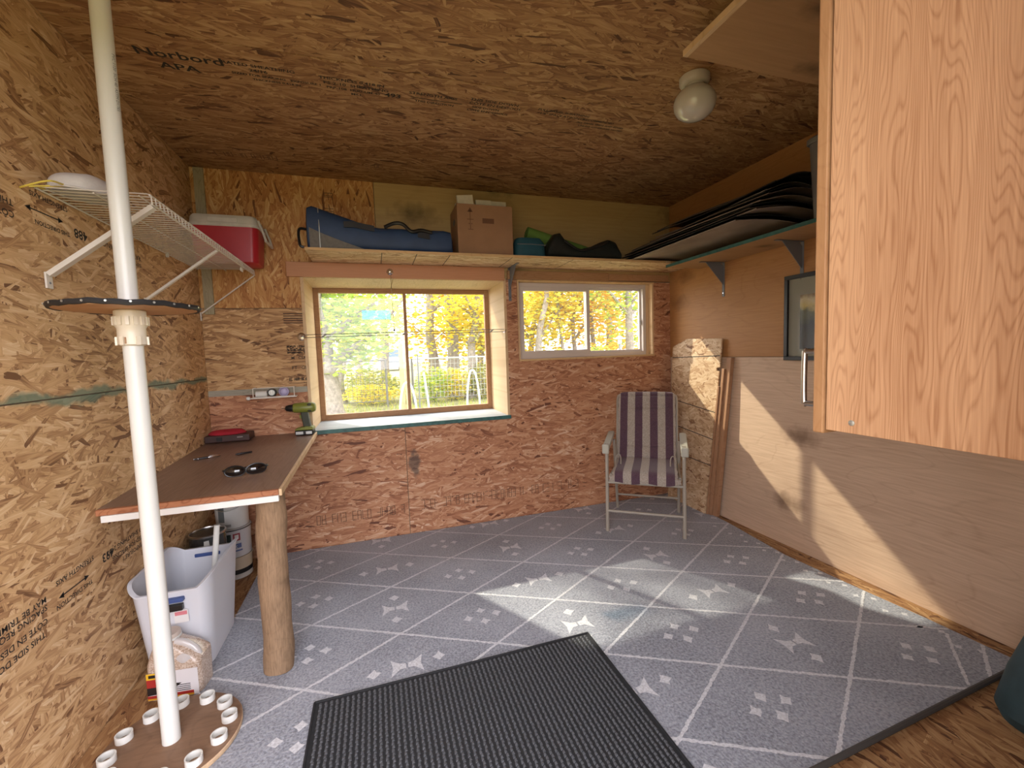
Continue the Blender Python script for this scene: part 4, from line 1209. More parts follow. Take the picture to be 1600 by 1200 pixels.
loft(MB(), [(0,0,.001,.175,.105,.022),(0,0,.006,.185,.115,.026),(0,0,.13,.188,.118,.026),(0,0,.145,.186,.116,.028),(-.012,0,.175,.150,.108,.035),(-.03,0,.205,.095,.085,.035),(-.034,0,.222,.07,.07,.03)]).build('body', MT['granules'], jg, True)
MB().tube(bezier([(.082,-.02,.120),(.070,-.02,.168),(.036,-.02,.200),(.0,-.02,.212)], 5), [.013]*16, 10).build('handle', MT['jug_clear'], jg, True)
def dimple(u, v):
    a = 2*PI*u
    return (.040+.026*v*math.cos(a), -.0600+.004*v, .152+.026*v*math.sin(a))
MB().grid(dimple, 20, 4, True).build('grip_recess', MT['jug_clear'], jg, True)
lidj = MB().lathe([(.040,0),(.041,.003),(.041,.016),(.038,.020)], (-.034, 0, .222), 30).build('lid', plain('beige lid', (.58,.50,.44), .45), jg, True)
MB().lathe([(.042,-.004),(.043,-.002),(.043,.003),(.042,.005)], (-.034, 0, .222), 30).build('lid_rim', MT['white_pvc'], lidj, True)
yb_ = -.0598
lab = MB().box((-.088, yb_-.0006, .010), (.088, yb_, .118)).build('label', plain('label white', (.74,.73,.76), .4), jg)
def lp(x0, x1, z0, z1, c, nm='label_print', k=0):
    return MB().box((x0, yb_-.0014-.0004*k, z0), (x1, yb_-.0008-.0004*k, z1)).build(nm, c, lab)
c_y, c_r, c_o, c_k = plain('label yellow', (.80,.48,.03), .4), plain('label red', (.40,.03,.025), .4), plain('label orange', (.75,.40,.03), .4), plain('label black', (.02,.015,.015), .4)
lp(-.088, -.012, .094, .118, c_y); lp(-.080, -.020, .100, .112, c_k, k=1)
lp(-.088, -.018, .062, .0935, c_r); lp(-.055, -.025, .074, .082, c_o, k=1)
MB().prism([(-.088,.030),(-.010,.036),(.030,.066),(.010,.068),(-.020,.0615),(-.088,.0615)], .0008, .0014, frame_m((0, yb_, 0), (1,0,0), (0,0,1))).build('label_print', c_k, lab)
for k_ in range(4): lp(.005, .06, .034+.0075*k_, .0365+.0075*k_, MT['ink'])
lp(-.088, .070, .018, .029, c_r); lp(-.088, .070, .011, .0175, c_o)
MB().prism([(-.030,.032),(.0,.038),(-.006,.050),(-.020,.052)], .0018, .0022, frame_m((0, yb_, 0), (1,0,0), (0,0,1))).build('label_print', plain('label lilac', (.45,.40,.55), .4), lab)

# pails and cans
def bail(c, r, z, parent, drop=.06):
    MB().tube([(c[0]+r*math.cos(a), c[1]-abs(r*math.sin(a))*.35-r*.75*math.sin(a), z-drop*math.sin(a)) for a in [PI*k/14 for k in range(15)]], .0022, 6).build('bail', MT['zinc'], parent, True)
MT['can_cream'] = plain('cream label', (.55,.47,.36), .5)
MT['can_label'] = plain('pale can label', (.58,.58,.60), .45)
t = thing('bottom_pail', 'cream and black pail at the bottom of the pail stack', 'pail', (-.868, 2.955, 0), None, 'stacked pails under the bench')
C0 = (-.868, 2.955)
MB().lathe([(.082,.001),(.086,.004),(.086,.030),(.088,.033)], (*C0, 0), 30).build('base', plain('white pail base', (.6,.6,.58), .5), t, True)
MB().lathe([(.087,.033),(.087,.060)], (*C0, 0), 30).build('black_band', MT['black'], t, True)
MB().lathe([(.087,.060),(.088,.125),(.092,.127),(.092,.135)], (*C0, 0), 30).build('body', MT['can_cream'], t, True)
t = thing('paint_pail', 'white labelled paint pail in the middle of the pail stack', 'pail', (C0[0], C0[1], .136), None, 'stacked pails under the bench')
b_ = MB().lathe([(.084,.1355),(.088,.14),(.092,.30),(.095,.302),(.095,.312)], (*C0, 0), 30).build('body', MT['can_label'], t, True)
def can_mark(a0, a1, r, z0, z1, mat, nm='label_print'):
    n_ = 6
    vs = [(C0[0]+r*math.cos(a0+(a1-a0)*i/n_), C0[1]+r*math.sin(a0+(a1-a0)*i/n_), z) for z in (z0, z1) for i in range(n_+1)]
    MB().add(vs, [(i, i+1, n_+2+i, n_+1+i) for i in range(n_)]).build(nm, mat, b_)
can_mark(-1.9, -1.45, .0935, .235, .285, plain('dark green print', (.03,.05,.045), .5))
can_mark(-1.35, -.95, .0935, .240, .285, plain('shield red', (.32,.05,.06), .5))
can_mark(-1.26, -1.04, .0938, .250, .276, MT['white_pvc'])
can_mark(-1.9, -.9, .0915, .195, .222, plain('blue print', (.10,.14,.30), .5))
can_mark(-1.95, -.85, .091, .175, .184, plain('blue print line', (.10,.14,.30), .5))
text_mesh('LATEX', .024, frame_m((C0[0]-.030, C0[1]-.0945, .197), (1,.12,0), (0,0,1)), 'label_text', MT['white_pvc'], b_)
MB().tube([(C0[0]+.0955*math.cos(2*PI*k/28), C0[1]+.0955*math.sin(2*PI*k/28), .306) for k in range(28)], .003, 6, True).build('black_ring', MT['black'], t, True)
t = thing('top_pail', 'white pail at the top of the pail stack under the bench', 'pail', (C0[0], C0[1], .313), None, 'stacked pails under the bench')
b_ = MB().lathe([(.080,.3135),(.084,.318),(.089,.500),(.094,.502),(.094,.52)], (*C0, 0), 30).build('body', MT['white_pvc'], t, True)
can_mark(-2.15, -1.75, .0895, .36, .46, plain('grey green print', (.14,.16,.16), .5))
can_mark(-1.75, -1.4, .0880, .33, .345, plain('grey print', (.3,.3,.3), .5))
bail(C0, .0935, .49, t)
def paint_can(c, z, label, streak, mat):
    t = thing('paint_can', label, 'paint can', (*c, z), None, 'paint cans behind the bin')
    MB().lathe([(.080,z+.001),(.083,z+.005),(.083,z+.185),(.085,z+.190)], (*c, 0), 30).build('body', mat, t, True)
    MB().lathe([(.086,z+.186),(.086,z+.195),(.080,z+.196),(.079,z+.190),(.050,z+.189)], (*c, 0), 30).build('lid', MT['nickel'], t, True)
    if streak:
        MB().prism([(-.010,.17),(.012,.172),(.016,.12),(.006,.07),(-.004,.068),(-.012,.11)], .0835, .0842, T(*c, z) @ Rz(-1.35) @ frame_m((0,0,0),(0,1,0),(0,0,1))).build('paint_drip', MT['white_pvc'], t)
MT['can_dark'] = plain('dark can steel', (.12,.13,.13), .22, metal=.7)
paint_can((-.905, 2.665), 0., 'lower paint can behind the white bin', False, MT['can_label'])
paint_can((-.905, 2.665), .197, 'upper dark steel paint can with a white drip', True, MT['can_dark'])
t = thing('yellow_bottle', 'black bottle with yellow bands behind the log post', 'bottle', (-.722, 2.99, 0))
MB().lathe([(.034,.001),(.036,.005),(.036,.20),(.020,.24),(.014,.25),(.014,.30)], (-.722, 2.99, 0), 18).build('body', MT['black'], t, True)
for z in (.06, .20):
    MB().lathe([(.0362,z),(.0365,z+.002),(.0365,z+.03),(.0362,z+.032)], (-.722, 2.99, 0), 18).build('band', plain('yellow band', (.75,.55,.03), .4), t, True)
MB().lathe([(.016,.28),(.016,.32),(.012,.325)], (-.722, 2.99, 0), 16).build('cap', plain('yellow cap', (.72,.52,.03), .4), t, True)

# ------------------------------------------------------------------ folding chair
MT['chair_frame'] = plain('taupe chair frame', (.38,.34,.28), .4)
MT['chair_arm'] = plain('taupe plastic arm', (.44,.43,.36), .4)
def stripe_mat():
    m, nt, b = new_mat('striped cushion cloth')
    tc = nd(nt, 'ShaderNodeTexCoord')
    sp = nd(nt, 'ShaderNodeSeparateXYZ', None, {0: tc.outputs['Object']})
    f = math_n(nt, 'FRACT', math_n(nt, 'ADD', math_n(nt, 'MULTIPLY', sp.outputs[0], 1/.112), .75))
    s = math_n(nt, 'GREATER_THAN', f, .5)
    nz = nd(nt, 'ShaderNodeTexNoise', None, {'Vector': tc.outputs['Object'], 'Scale': 170.0, 'Detail': 2.0})
    a = ramp(nt, nz.outputs[0], ((.35, (.075,.036,.055)), (.65, (.11,.058,.08))))
    c = ramp(nt, nz.outputs[0], ((.35, (.30,.255,.21)), (.65, (.46,.40,.34))))
    nt.links.new(mixc(nt, s, a, c), b.inputs['Base Color'])
    b.inputs['Roughness'].default_value = .9
    b.inputs['Sheen Weight'].default_value = .2
    bump(nt, b, nz.outputs[0], .2, .002)
    return m
MT['stripes'] = stripe_mat()
ch = thing('folding_chair', 'taupe folding armchair with purple and beige striped cushion', 'chair', (1.875, 2.680, .0086), math.radians(-37.2))
fr_ = MT['chair_frame']
hw = .255
def bar(name, pts, r, smooth_n=0, mat=None):
    p = bezier(pts, smooth_n) if smooth_n else pts
    return MB().tube(p, r, 9).build(name, mat or fr_, ch, True)
for s in (-1, 1):
    bar('front_leg', [(s*hw, -.245, .001), (s*hw, -.225, .42), (s*hw, -.215, .625)], .0125)
    bar('rear_leg', [(s*(hw-.022), .245, .001), (s*(hw-.022), .13, .36), (s*(hw-.022), .05, .60)], .0115)
    bar('back_tube', [(s*.222, -.06, .385), (s*.222, .14, .46), (s*.222, .235, .72), (s*.222, .293, .897), (s*.19, .301, .914)], .0105, 4)
    arm = loft(MB(), [(0,0,-.012,.040,.37,.019),(0,0,-.008,.048,.385,.022),(0,0,.006,.050,.390,.024),(0,0,.013,.040,.375,.019)])
    arm.v = [(x + s*(hw+.004), y - .06, z + .640 - (.055*max(0, -(y+.09))/.10 if y < -.09 else 0)) for x, y, z in arm.v]
    arm.build('armrest', MT['chair_arm'], ch, True)
    MB().box((s*(hw+.004)-.024, -.262, .560), (s*(hw+.004)+.024, -.236, .625)).build('arm_end', MT['chair_arm'], ch, bevel=.008)
    bar('seat_tube', [(s*.228, -.235, .405), (s*.228, .15, .375)], .0105)
    bar('cushion_loop', [(s*.205, -.10, .43), (s*.205, -.09, .50), (s*.188, -.075, .52), (s*.172, -.085, .50), (s*.17, -.10, .43)], .004, 4)
bar('cross_bar', [(-hw, -.240, .148), (hw, -.240, .148)], .0095)
bar('cross_bar', [(-hw, -.228, .352), (hw, -.228, .352)], .0095)
bar('cross_bar', [(-hw+.022, .205, .125), (hw-.022, .205, .125)], .008)
bar('cross_bar', [(-.222, .24, .735), (.222, .24, .735)], .0085)
bar('cross_bar', [(-.19, .301, .914), (.19, .301, .914)], .0105)
# quilted cushion: back, seat and rolled front
spine = bezier([(0,-.272,.372),(0,-.276,.405),(0,-.255,.432),(0,-.12,.434),(0,.02,.440),(0,.085,.462),(0,.135,.54),(0,.175,.65),(0,.212,.77),(0,.250,.865),(0,.280,.922),(0,.313,.914)], 6)
def cush(off):
    rows = []
    for i, p in enumerate(spine):
        a, b = spine[max(0, i-1)], spine[min(len(spine)-1, i+1)]
        t_ = (b-a).normalized()
        nrm = Vector((0, -t_.z, t_.y))
        f = i/(len(spine)-1)
        seam = min(abs(f-q) for q in (.44, .55, .66, .77, .88))
        puff = .018*min(1, seam/.02)**.5 if .42 < f < .97 else .016
        w = .213*(1-.03*max(0, f-.9)*10) + (.02 if f < .12 else 0) + .003*math.sin(i*1.3)
        row = []
        for k in range(25):
            u = -1 + 2*k/24
            e = max(0., 1-abs(u)**6)**.5
            dz = .006*math.sin(u*7+1)*(1 if f < .06 else 0)
            row.append(p + nrm*((puff*e+.003) if off else -.014*e-.003) + Vector((u*w, 0, dz)))
        rows.append(row)
    return rows
top, bot = cush(1), cush(0)
R_, K_ = len(top), 25
vs = [p for r_ in top for p in r_] + [p for r_ in bot for p in r_]
fs = []
for i in range(R_-1):
    for k in range(K_-1):
        fs.append((i*K_+k, i*K_+k+1, (i+1)*K_+k+1, (i+1)*K_+k))
        o_ = R_*K_
        fs.append((o_+i*K_+k, o_+(i+1)*K_+k, o_+(i+1)*K_+k+1, o_+i*K_+k+1))
for i in range(R_-1):
    for k, rev in ((0, 0), (K_-1, 1)):
        q = (i*K_+k, (i+1)*K_+k, R_*K_+(i+1)*K_+k, R_*K_+i*K_+k)
        fs.append(q)
for i in (0, R_-1):
    for k in range(K_-1):
        fs.append((i*K_+k, i*K_+k+1, R_*K_+i*K_+k+1, R_*K_+i*K_+k))
MB().add(vs, fs).build('cushion', MT['stripes'], ch, True)

# ------------------------------------------------------------------ boards leaning in the corner
def lean(y, z, d=0.): return (2.448-(1.36-z)*.05-d, y, z)
t = thing('leaning_board', 'tall clipped-corner strand board leaning in the right corner', 'board', (2.38, 2.8, 0))
pts = [(2.635,.009),(3.07,.009),(3.075,1.27),(3.07,1.30),(2.905,1.362),(2.535,1.350),(2.545,1.14),(2.575,1.135),(2.575,1.115),(2.548,1.11)]
vs = [lean(y, z) for y, z in pts] + [lean(y, z, .012) for y, z in pts]
n = len(pts)
MB().add(vs, [tuple(range(n)), tuple(range(2*n-1, n-1, -1))] + [(i, (i+1) % n, n+(i+1) % n, n+i) for i in range(n)]).build('sheet', MT['osb_board'], t)
for (ya, za, yb2, zb2) in ((3.07,1.21,2.545,1.225),(3.07,.86,2.56,.80),(3.07,.65,2.575,.595),(3.07,.42,2.59,.395)):
    vs = []
    for dd, w in ((.0128, 0.),):
        for y, z in ((ya,za-.003),(yb2,zb2-.003),(yb2,zb2+.003),(ya,za+.003)): vs.append(lean(y, z, dd))
    MB().add(vs, [(0,1,2,3)]).build('score_line', MT['ink'], t)
def strip(y, w, th, x0_, h, label, dx=.035):
    t = thing('wood_strip', label, 'lumber', (x0_, y, .009), None, 'wood strips leaning in the right corner')
    dy = -.100*h/1.2
    vs = []
    for z, k, q in ((.009, 0, 0), (h, dx, dy)):
        for a, b in ((0,0),(th,0),(th,w),(0,w)): vs.append((x0_+k+a, y+q+b, z))
    MB().add(vs, [(3,2,1,0),(4,5,6,7),(0,1,5,4),(1,2,6,5),(2,3,7,6),(3,0,4,7)]).build('strip', MT['lumber'], t, bevel=.002)
    vs = []
    for a, b in ((0,0),(th,0),(th,w),(0,w)): vs.append((x0_+dx+a, y+dy+b, h+.0002))
    MB().add(vs, [(0,1,2,3)]).build('sawn_end', MT['pine_y'], t)
strip(2.548, .040, .030, 2.400, 1.21, 'tallest wood strip leaning against the plywood wall', .036)
strip(2.590, .024, .028, 2.386, 1.13, 'middle wood strip beside the clipped strand board', .034)
strip(2.616, .016, .024, 2.376, 1.00, 'shortest wood strip touching the clipped strand board', .032)

# ------------------------------------------------------------------ high shelves
hs = thing('back_shelf', 'long strand board shelf above the windows', 'shelf', (1.05, 2.97, 1.937))
MB().box((-.345, 2.792, 1.9375), (2.462, YB-.002, 1.9535)).build('board', MT['osb_shelf'], hs)
MB().box((-.345, 2.7895, 1.9375), (2.15, 2.7918, 1.9535)).build('front_edge', MT['pine_x'], hs)
for x in (.086, .297, .507, .928, 1.379):
    MB().box((x-.0022, 2.795, 1.9368), (x+.0022, YB-.03, 1.9373)).build('printed_line', MT['ink'], hs)
rs_ = thing('side_shelf', 'dark edged shelf along the right wall above the picture', 'shelf', (2.3, 1.5, 1.90))
MB().box((2.15, .21, 1.902), (2.464, 2.785, 1.918)).build('board', MT['ply_over'], rs_)
MB().box((2.1455, .21, 1.900), (2.1497, 2.785, 1.920)).build('front_edge', MT['teal'], rs_)
def bracket(name_label, m):
    t = thing('shelf_bracket', name_label, 'bracket', m.translation, None, 'grey steel shelf brackets')
    t['_w'] = 1
    # local: x out from wall, y up, z sideways
    MB().box((0, -.245, -.011), (.004, 0, .011), m).build('upright', MT['grey_metal'], t, bevel=.001)
    MB().box((.004, -.004, -.011), (.21, 0, .011), m).build('arm', MT['grey_metal'], t, bevel=.001)
    MB().prism([(.004,-.16),(.16,-.004),(.03,-.004),(.004,-.03)], -.002, .002, m).build('web', MT['grey_metal'], t)
    MB().lathe([(.005,0),(.004,.003)], (0,0,0), 10, m @ T(.004,-.03,0) @ Ry(PI/2)).build('screw', MT['chrome'], t)
    MB().lathe([(.005,0),(.004,.003)], (0,0,0), 10, m @ T(.004,-.22,0) @ Ry(PI/2)).build('screw', MT['chrome'], t)
bracket('shelf bracket on the back wall between the two windows', frame_m((1.016, YB-.0005, 1.936), (0,-1,0), (0,0,1)))
bracket('shelf bracket on the right wall above the leaning board', frame_m((XR-.0045, 2.55, 1.901), (-1,0,0), (0,0,1)))
bracket('shelf bracket on the right wall above the picture', frame_m((XR-.0045, 1.945, 1.901), (-1,0,0), (0,0,1)))

# blue chair bag
MT['bag_blue'] = plain('blue nylon', (.025,.055,.135), .6, noise=.15, nscale=10, bmp=.1)
MT['bag_grey'] = plain('grey mesh cloth', (.17,.16,.15), .8, noise=.15, nscale=60)
SB = 1.954
bg = thing('chair_bag', 'long blue nylon bag lying on the left end of the back shelf', 'bag', (.1, 2.9, SB))
secs = [(-.335,.20,.07),(-.328,.255,.085),(-.30,.262,.09),(-.22,.235,.09),(-.10,.195,.088),(.0,.165,.085),(.08,.150,.082),(.20,.150,.08),(.35,.150,.08),(.48,.155,.08),(.525,.145,.075),(.535,.11,.06)]
def bag_pt(i, a):
    x, h, hd_ = secs[i]
    c, s = math.cos(a), math.sin(a)
    yy = 2.905 + hd_*math.copysign(abs(c)**.6, c)
    zz = SB + h/2 + h/2*math.copysign(abs(s)**.6, s) + .004*math.sin(x*40+a*3)*(1 if s > 0 else 0)
    return Vector((x, yy, zz))
NB = 24
vs = [bag_pt(i, 2*PI*k/NB) for i in range(len(secs)) for k in range(NB)]
fs = [(i*NB+k, i*NB+(k+1) % NB, (i+1)*NB+(k+1) % NB, (i+1)*NB+k) for i in range(len(secs)-1) for k in range(NB)]
fs += [tuple(range(NB)), tuple((len(secs)-1)*NB+k for k in range(NB-1,-1,-1))]
MB().add(vs, fs).build('sack', MT['bag_blue'], bg, True)
MB().add([(-.318,2.8145,SB+.002),(.0,2.8165,SB+.002),(-.13,2.8145,SB+.045),(-.24,2.8125,SB+.085),(-.318,2.8125,SB+.12)], [(0,1,2,3,4)]).build('mesh_corner', MT['bag_grey'], bg, solid=.002)
MB().tube([(-.262,2.812,SB+.005),(-.262,2.813,SB+.13),(-.265,2.83,SB+.24)], .003, 5).build('zipper', MT['zinc'], bg)
def strap(pts, w, parent, mat, nm='strap'):
    n_ = len(pts)
    vs = []
    for p in pts: vs += [(p[0], p[1], p[2]-w/2), (p[0], p[1], p[2]+w/2)]
    return MB().add(vs, [(2*i, 2*i+2, 2*i+3, 2*i+1) for i in range(n_-1)]).build(nm, mat, parent, solid=.003)
strap([(-.125,2.808,SB+.145),(-.07,2.808,SB+.148),(-.02,2.812,SB+.140),(.05,2.816,SB+.130)], .035, bg, MT['black'])
MB().tube(bezier([(.11,2.82,SB+.145),(.17,2.82,SB+.172),(.22,2.815,SB+.168),(.27,2.81,SB+.125),(.33,2.81,SB+.135),(.40,2.815,SB+.125)], 5), .011, 8).build('handle', MT['black'], bg, True)
strap([(.31,2.815,SB+.115),(.385,2.815,SB+.105)], .045, bg, MT['black'], 'handle_pad')
MB().tube(bezier([(-.335,2.86,SB+.12),(-.375,2.84,SB+.11),(-.372,2.82,SB+.02),(-.352,2.82,SB+.004)], 5), .008, 7).build('end_loop', MT['black'], bg, True)

# cardboard box with papers
MT['cardboard'] = plain('cardboard', (.34,.19,.105), .85, noise=.08, nscale=9)
cb = thing('cardboard_box', 'brown cardboard box of papers on the back shelf', 'box', (.76, 2.96, SB))
bx0, bx1, by0, by1, bz = .575, .955, 2.855, 3.10, SB+.335
for nm, lo, hi in (('side_panel', (bx0,by0,SB+.004), (bx0+.005,by1,bz)), ('side_panel', (bx1-.005,by0,SB+.004), (bx1,by1,bz)),
                   ('front_panel', (bx0+.005,by0,SB+.004), (bx1-.005,by0+.005,bz)), ('back_panel', (bx0+.005,by1-.005,SB+.004), (bx1-.005,by1,bz)), ('bottom_panel', (bx0,by0,SB+.0005), (bx1,by1,SB+.004))):
    o = MB().box(lo, hi).build(nm, MT['cardboard'], cb)
    if nm == 'front_panel': fp = o
    if nm == 'side_panel' and lo[0] == bx0: sp_ = o
MB().prism(rrect(.08, .035, .016), 0, .0008, frame_m((bx0-.0012, 2.97, SB+.24), (0,1,0), (0,0,1))).build('hand_hole', MT['black'], sp_)
MT['box_print'] = plain('box print', (.16,.075,.04), .8)
mf = frame_m((bx0, by0-.0004, SB), (1,0,0), (0,0,1))
pm = MB()
for (a, b, c, d) in ((.085,.17,.089,.30),(.070,.285,.105,.289),(.066,.235,.110,.239),(.070,.17,.106,.174),(.076,.205,.082,.212),(.094,.205,.10,.212)): pm.box((a,b,0), (c,d,.0004), mf)
pm.prism([(.070,.285),(.105,.285),(.0875,.315)], 0, .0004, mf)
pm.build('printed_arrow', MT['box_print'], fp)
MB().box((.17,.215,0), (.25,.248,.0004), mf).build('printed_block', MT['box_print'], fp)
MT['paper'] = plain('old paper', (.60,.56,.46), .9, noise=.12, nscale=14)
rp = random.Random(21)
for k in range(8):
    x = bx0 + .085 + (k % 3)*.108 + rp.uniform(-.01, .01)
    y = by0 + .028 + k*.026
    h = .372 + .02*rp.random() + (.012 if k == 0 else 0)
    o = MB().box((-.054, -.010, .006), (.054, .010, h), T(x, y, SB) @ T(0,0,.2) @ Ry(-.10 if k == 0 else rp.uniform(-.03,.03)) @ T(0,0,-.2)).build('paper_bundle', MT['paper'], None)
    tag(o, 'bundle of old papers standing in the cardboard box', 'papers', 'papers in the cardboard box')

# teal pouch, green roll, dark bag
MT['teal_cloth'] = plain('teal cloth', (.012,.075,.11), .7, noise=.1, nscale=20)
t = thing('teal_pouch', 'teal zipped pouch beside the cardboard box', 'pouch', (1.09, 2.9, SB))
loft(MB(), [(1.085,2.905,SB+.001,.20,.13,.03),(1.085,2.905,SB+.02,.225,.145,.045),(1.085,2.905,SB+.10,.215,.14,.045),(1.08,2.905,SB+.135,.18,.11,.04)]).build('body', MT['teal_cloth'], t, True)
MB().tube([(.98,2.834,SB+.085),(1.08,2.831,SB+.087),(1.19,2.836,SB+.085)], .003, 6).build('zipper', MT['grey_metal'], t, True)
MT['green_foam'] = plain('light green foam', (.16,.30,.06), .8, noise=.1, nscale=20)
t = thing('foam_roll', 'light green rolled mat behind the dark bag', 'foam roll', (1.4, 3.06, SB))
A, B = Vector((1.13, 3.055, SB+.225)), Vector((1.80, 3.055, SB+.052))
d = (B-A).normalized()
MB().tube([A, B], .044, 20).build('roll', MT['green_foam'], t, True)
m = frame_m(A - d*.001, (0,1,0), Vector((0,1,0)).cross(d))
MB().tube([m @ Vector((.0035*k**.9*math.cos(k*.55), .0035*k**.9*math.sin(k*.55), 0)) for k in range(1, 17)], .002, 5).build('roll_end', plain('dark green spiral', (.07,.15,.03), .8), t, True)
MT['bag_dark'] = plain('black green nylon', (.012,.016,.015), .5, noise=.2, nscale=20, bmp=.2)
t = thing('dark_bag', 'slumped black bag in front of the green roll', 'bag', (1.5, 2.9, SB))
hs_ = [(1.205,.06),(1.23,.12),(1.27,.175),(1.31,.185),(1.35,.13),(1.40,.085),(1.47,.075),(1.56,.10),(1.64,.135),(1.70,.155),(1.75,.14),(1.79,.06)]
vs = []
for x, h in hs_:
    for k in range(18):
        a = 2*PI*k/18
        c, s = math.cos(a), math.sin(a)
        vs.append((x, 2.895+.07*math.copysign(abs(c)**.7, c), SB+.0005+h/2+h/2*math.copysign(abs(s)**.7, s)))
fs = [(i*18+k, i*18+(k+1) % 18, (i+1)*18+(k+1) % 18, (i+1)*18+k) for i in range(len(hs_)-1) for k in range(18)] + [tuple(range(18)), tuple((len(hs_)-1)*18+k for k in range(17,-1,-1))]
MB().add(vs, fs).build('sack', MT['bag_dark'], t, True)
MB().tube(bezier([(1.33,2.825,SB+.12),(1.45,2.822,SB+.06),(1.58,2.822,SB+.09),(1.68,2.824,SB+.13)], 5), .008, 7).build('handle', MT['black'], t, True)

# pile of dark flat sheets
MT['sheet_dark'] = plain('dark grey cardboard', (.11,.085,.07), .5, noise=.3, nscale=5)
MT['sheet_mid'] = plain('taupe cardboard', (.26,.21,.175), .6, noise=.25, nscale=5)
MT['sheet_black'] = plain('black plastic sheet', (.02,.022,.022), .3, noise=.3, nscale=5)
rp = random.Random(33)
spec = [('sheet_mid',0),('sheet_black',1),('sheet_mid',2),('sheet_dark',3),('sheet_black',4),('sheet_mid',5),('sheet_dark',6),('sheet_black',7),('sheet_mid',8),('sheet_black',9),('sheet_dark',10)]
lab_ord = ['lowest','second lowest','third lowest','fourth lowest','fifth lowest','middle','fifth highest','fourth highest','third highest','second highest','topmost']
for mt_, k in spec:
    t = thing('flat_sheet', lab_ord[k] + ' dark bent sheet in the pile on the right shelf', 'sheet', (2.1, 2.45, SB+k*.02), None, 'pile of dark bent sheets')
    xa = 1.86 + .022*k + rp.uniform(-.03,.03)
    xb = min(2.455, xa + .62)
    ya = 1.80 + rp.uniform(-.05, .10)
    yb3 = 3.08 - .012*k + rp.uniform(-.03, .0)
    if k > 6: yb3 -= .18
    def sheet_fn(u, v, k=k, xa=xa, xb=xb, ya=ya, yb3=yb3):
        x = xa + (xb-xa)*u
        y = ya + (yb3-ya)*v
        z = SB + .004 + k*.020 + .055*math.sin(PI*min(1, u*1.1))*(.35+k*.045) + .07*max(0, u-.1)*(k/11) + .012*math.sin(v*5+k)*(k/11)
        return (x, y, z)
    MB().grid(sheet_fn, 9, 9).build('sheet', MT[mt_], t, True, solid=.003)
    edge = [sheet_fn(0, v/8) for v in range(9)]
    MB().tube(edge, .004, 5).build('folded_edge', MT[mt_], t, True)
# grey tote on the right shelf
MT['tote_grey'] = plain('grey translucent plastic', (.17,.165,.16), .45)
t = thing('grey_tote', 'tall grey plastic tote on the right shelf behind the cabinet', 'tote', (2.31, 1.5, 1.918))
loft(MB(), [(2.312,1.49,1.9185,.24,.36,.03),(2.312,1.49,1.925,.26,.38,.035),(2.312,1.49,2.30,.29,.42,.04)]).build('tub', MT['tote_grey'], t, True)
loft(MB(), [(2.312,1.49,2.30,.30,.43,.04),(2.312,1.49,2.305,.306,.44,.04),(2.312,1.49,2.325,.306,.44,.04),(2.312,1.49,2.335,.28,.41,.04)]).build('lid', MT['tote_grey'], t, True)

# ------------------------------------------------------------------ framed picture
pf = thing('framed_picture', 'black framed landscape picture with grey mat on the right wall', 'picture', (2.46, 1.80, 1.19))
ya, yb4, za, zb4 = 1.56, 2.046, 1.194, 1.710
X = XR-.005
for lo, hi in (((X-.02,ya,za),(X,yb4,za+.024)),((X-.02,ya,zb4-.024),(X,yb4,zb4)),((X-.02,ya,za+.024),(X,ya+.024,zb4-.024)),((X-.02,yb4-.024,za+.024),(X,yb4,zb4-.024))):
    MB().box(lo, hi).build('frame_bar', MT['black'], pf, bevel=.002)
MB().box((X-.006,ya+.02,za+.02), (X-.003,yb4-.02,zb4-.02)).build('mat_board', plain('grey green mat', (.30,.29,.23), .8), pf)
def art_mat():
    m, nt, b = new_mat('landscape print')
    tc = nd(nt, 'ShaderNodeTexCoord')
    sp = nd(nt, 'ShaderNodeSeparateXYZ', None, {0: tc.outputs['Object']})
    nz = nd(nt, 'ShaderNodeTexNoise', None, {'Vector': tc.outputs['Object'], 'Scale': 14.0, 'Detail': 6.0})
    h = math_n(nt, 'ADD', math_n(nt, 'MULTIPLY', math_n(nt, 'SUBTRACT', sp.outputs[2], 1.26), 3.0), math_n(nt, 'MULTIPLY', math_n(nt, 'SUBTRACT', nz.outputs[0], .5), .5))
    nt.links.new(ramp(nt, h, ((.0,(.04,.035,.025)),(.45,(.03,.028,.022)),(.62,(.10,.10,.03)),(.74,(.50,.38,.10)),(.86,(.55,.45,.22)),(.95,(.25,.18,.10)))), b.inputs['Base Color'])
    b.inputs['Roughness'].default_value = .4
    return m
MB().box((X-.0075,ya+.105,za+.068), (X-.0061,yb4-.098,zb4-.125)).build('print', art_mat(), pf)
pg = glass_mat('picture glass', (.97,.97,.97), .0)
[n for n in pg.node_tree.nodes if n.type == 'MATH' and n.operation == 'MULTIPLY_ADD'][0].inputs[1].default_value = .05
[n for n in pg.node_tree.nodes if n.type == 'MATH' and n.operation == 'MULTIPLY_ADD'][0].inputs[2].default_value = .003
MB().box((X-.012,ya+.022,za+.022), (X-.010,yb4-.022,zb4-.022)).build('glass', pg, pf)

